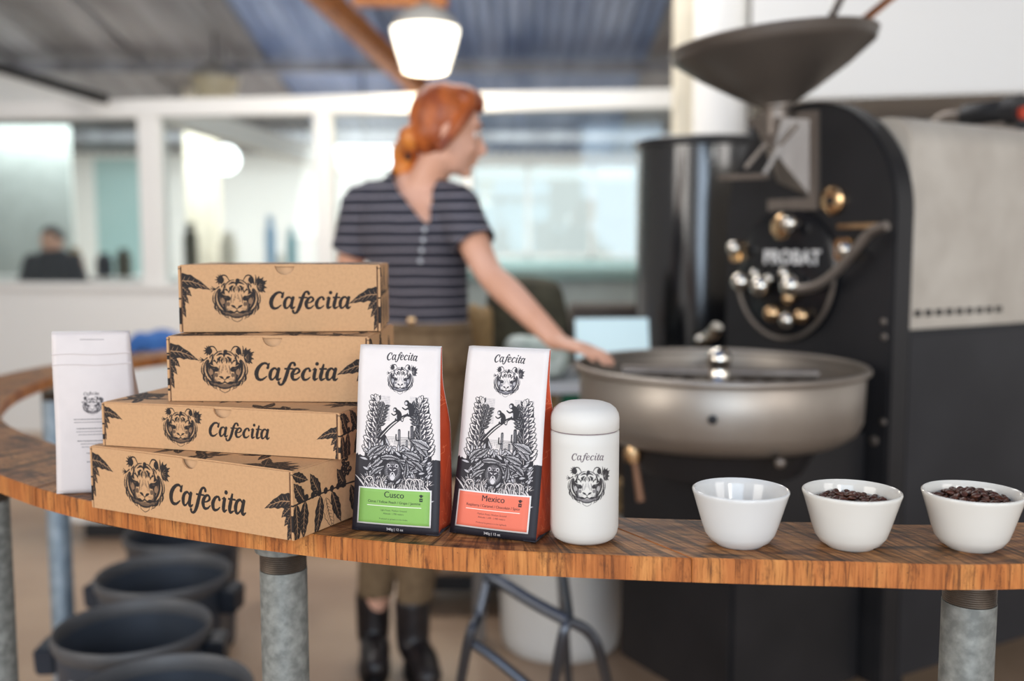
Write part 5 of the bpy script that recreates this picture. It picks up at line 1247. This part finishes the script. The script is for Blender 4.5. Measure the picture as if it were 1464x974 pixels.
# striped top
c1_, c2_ = s1.lerp(el1, .62), s2.lerp(el2, .60)
top = [cl([pel+Vector((0, 0, .065)), wai, rib, che, nb+Vector((0, 0, .005))], [(.150, .108), (.140, .102), (.150, .110), (.168, .118), (.105, .080)], fdir=xd, n=32), cl([s1+xd*.01, nb-Vector((0, 0, .030)), s2-xd*.01], [.061, .066, .061]),
    cl([s1-xd*.005, s1.lerp(el1, .35), s1.lerp(el1, .75)], [.062, .064, .066]), cl([s2+xd*.005, s2.lerp(el2, .35), s2.lerp(el2, .75)], [.062, .060, .060])]
vb = V(610, 318, 2.66); d1_, d2_ = (el1-s1).normalized(), (el2-s2).normalized()
def keep(p):
    if p.z < wai.z-.062: return False
    if (p-c1_).dot(d1_) > 0 and (p-c1_).length < .13 and p.x < s1.x+.05: return False
    if (p-c2_).dot(d2_) > 0 and (p-c2_).length < .12 and (p-s2.lerp(el2, .75)).length < .085: return False
    cxn = nb.x+(vb.x-nb.x)*max(0, min(1, (nb.z-p.z)/(nb.z-vb.z)))
    if p.z > vb.z and p.y < nb.y+.02 and abs(p.x-cxn) < .006+.46*(p.z-vb.z): return False
    if (p-(nb+Vector((.008, .0, .045)))).length < .078: return False
    return True
shirt = fuse('striped_top', top, M['stripes'], pr_, .0048, keep, 4, .003)
for i in range(4):
    p = V(607-2*i, 328+15*i, 2.64); ellip(p+Vector((0, -.002, 0)), (.006, .004, .006)).build('button', M['label_white'], pr_, smooth=80)
# trousers, belt button, boots
leg1 = cl([h1+Vector((0, 0, .03)), h1.lerp(k1, .5), k1, k1.lerp(a1, .5), a1+Vector((0, 0, .02))], [(.100, .102), (.088, .088), .066, .058, .050]); leg2 = cl([h2+Vector((0, 0, .03)), h2.lerp(k2, .5), k2, k2.lerp(a2, .5), a2+Vector((0, 0, .02))], [(.100, .102), (.088, .088), .066, .058, .050])
zw = wai.z-.045
fuse('trousers', [leg1, leg2, cl([pel-Vector((0, 0, .05)), pel+Vector((0, 0, .02)), wai+Vector((0, 0, .0))], [(.168, .118), (.160, .115), (.132, .098)], fdir=xd, n=32)], M['khaki'], pr_, .006, lambda p: p.z < zw and p.z > .205, 4, .004)
MB().tube([wai+Vector((0, 0, -.058))+xd*.139*math.cos(a)+xd.cross(Vector((0, 0, 1)))*.106*math.sin(a) for a in [2*PI*i/40 for i in range(40)]], .011, 8, closed=True).build('waistband', M['khaki'], pr_)
ellip(V(589, 458, 2.70)+Vector((0, -.008, 0)), (.012, .006, .012)).build('trouser_button', M['brass'], pr_)
for a_, dx in ((a1, .025), (a2, .06)):
    z = a_.z; o = fuse('boot', [cl([Vector((a_.x, a_.y, z+.10)), Vector((a_.x, a_.y, z)), Vector((a_.x+.0, a_.y-.01, .065))], [.052, .050, (.045, .052)]), cl([Vector((a_.x, a_.y+.03, .05)), Vector((a_.x+dx*.5, a_.y-.06, .055)), Vector((a_.x+dx, a_.y-.16, .042))], [(.040, .045), (.046, .042), (.038, .030)])], M['boot'], pr_, .006, lambda p: p.z < z+.11, 3)
    m = MB(); prof = []
    for i in range(24):
        t = 2*PI*i/24; cx, cy = dx*(.5-.5*math.sin(t)), -.065; prof.append((a_.x+dx*.45-dx*.55*math.sin(t)+.044*math.cos(t)*(1.05-.1*math.sin(t)), a_.y-.065+.125*math.sin(t)))
    m.prism(prof, lambda u, v, d: Vector((u, v, d)), 0.001, .022); m.build('sole', M['dark_metal'], o); bpy.context.view_layer.update()
# second person seated far behind the left pane
PX, PY = P(75, 400, 8.3).x, 8.3
p2 = thing('person', 'distant person in a dark shirt seen through the left window pane', 'person', (PX, PY, 0))
A = lambda px, py, D=8.3: V(px, py, D)
hd2 = A(74, 345); n2 = A(75, 362); ch = A(77, 385); wa = A(78, 425); hp2 = A(78, 450)
bd = [ellip(hd2, (.085, .1, .115)), ellip(hd2+Vector((0, -.1, -.02)), (.014, .02, .018)), ellip(hd2+Vector((-.085, 0, -.01)), (.01, .02, .03)), ellip(hd2+Vector((.085, 0, -.01)), (.01, .02, .03)), cl([n2+Vector((0, 0, .03)), n2-Vector((0, 0, .04))], [.055, .06]), cl([ch+Vector((0, 0, .08)), ch, wa, hp2], [(.16, .1), (.19, .12), (.15, .11), (.17, .12)], fdir=(1, 0, 0)),
      cl([ch+Vector((-.19, 0, .06)), wa+Vector((-.24, -.02, .03)), wa+Vector((-.15, -.26, 0))], [.06, .048, .035]), cl([ch+Vector((.19, 0, .06)), wa+Vector((.24, -.02, .03)), wa+Vector((.15, -.26, 0))], [.06, .048, .035]),
      cl([hp2+Vector((-.09, 0, 0)), hp2+Vector((-.1, .0, -.38)), Vector((-.1, .02, .08))], [.095, .065, .045]), cl([hp2+Vector((.09, 0, 0)), hp2+Vector((.1, .0, -.38)), Vector((.1, .02, .08))], [.095, .065, .045]), cl([Vector((-.1, .03, .04)), Vector((-.1, -.16, .035))], [.042, .035]), cl([Vector((.1, .03, .04)), Vector((.1, -.16, .035))], [.042, .035])]
for sx in (-1, 1): bd += hand(wa+Vector((sx*.15, -.26, 0)), Vector((0, -1, 0)), Vector((0, 0, 1)), Vector((-sx, 0, 0)))
fuse('body', bd, M['skin'], p2, .008, smooth_it=2)
fuse('shirt', [cl([ch+Vector((0, 0, .09)), ch, wa, hp2], [(.15, .11), (.205, .135), (.165, .125), (.18, .13)], fdir=(1, 0, 0)), cl([ch+Vector((-.17, 0, .07)), wa+Vector((-.24, -.02, .06))], [.075, .065]), cl([ch+Vector((.17, 0, .07)), wa+Vector((.24, -.02, .06))], [.075, .065])], M['dark_cloth'], p2, .01, smooth_it=2)
fuse('trousers', [cl([hp2, hp2+Vector((0, 0, -.1))], [(.18, .13), (.18, .13)], fdir=(1, 0, 0)), cl([hp2+Vector((-.09, 0, 0)), hp2+Vector((-.1, .0, -.38)), Vector((-.1, .02, .1))], [.105, .075, .06]), cl([hp2+Vector((.09, 0, 0)), hp2+Vector((.1, .0, -.38)), Vector((.1, .02, .1))], [.105, .075, .06])], M['olive'], p2, .01, smooth_it=2)
fuse('hair', [ellip(hd2+Vector((0, .015, .03)), (.095, .1, .105))], mat('dark_hair', '2a2420', .5), p2, .008)
# blurred shop clutter in the back room, each a thing on its bench
bt = thing('back_bench', 'long pale bench in the back room behind the window wall', 'bench', (-2.9, 8.7, 0)); MB().box((0, 0, .93), (5.4, .5, .05)).build('top', M['white_paint'], bt, bevel=.005)
for x in (-2.6, -1.3, 0, 1.3, 2.6): MB().box((x, 0, .45), (.06, .4, .9)).build('leg', M['white_paint'], bt)
def item(px, lab, w_, h_, m_, nm='canister', cat='canister'):
    c = P(px, 400, 8.62); t = thing(nm, lab, cat, (c.x, 8.62, .956)); MB().lathe([(0, 0), (w_/2, 0), (w_/2, h_*.75), (w_*.3, h_*.85), (w_*.3, h_*.93)], n=24).build('body', m_, t); MB().lathe([(0, h_*.93), (w_*.33, h_*.93), (w_*.33, h_), (0, h_)], n=24).build('cap', m_, t)
item(150, 'squat dark canister on the back bench right of the distant person', .14, .20, M['dark_cloth'], 'pot', 'pot'); item(178, 'low dark pot beside the left mullion on the back bench', .13, .24, M['olive'], 'pot', 'pot'); item(108, 'small tan jar close to the distant person', .12, .25, M['brown_box'], 'jar', 'jar')
item(274, 'dark bottle on the back bench seen through the middle pane', .12, .46, M['olive'], 'bottle', 'bottle'); item(328, 'cream canister on the back bench above the top box', .15, .38, M['cream_paint']); item(388, 'tall slim blue bottle on the back bench', .09, .52, mat('blue_bottle', '8fb6d6', .3), 'bottle', 'bottle'); item(418, 'short teal bottle on the back bench nearest the person', .09, .42, mat('teal_bottle', '7fb3bd', .3), 'bottle', 'bottle'); item(402, 'small beige tin between the two blue bottles', .05, .2, M['cream_paint'], 'tin', 'tin')
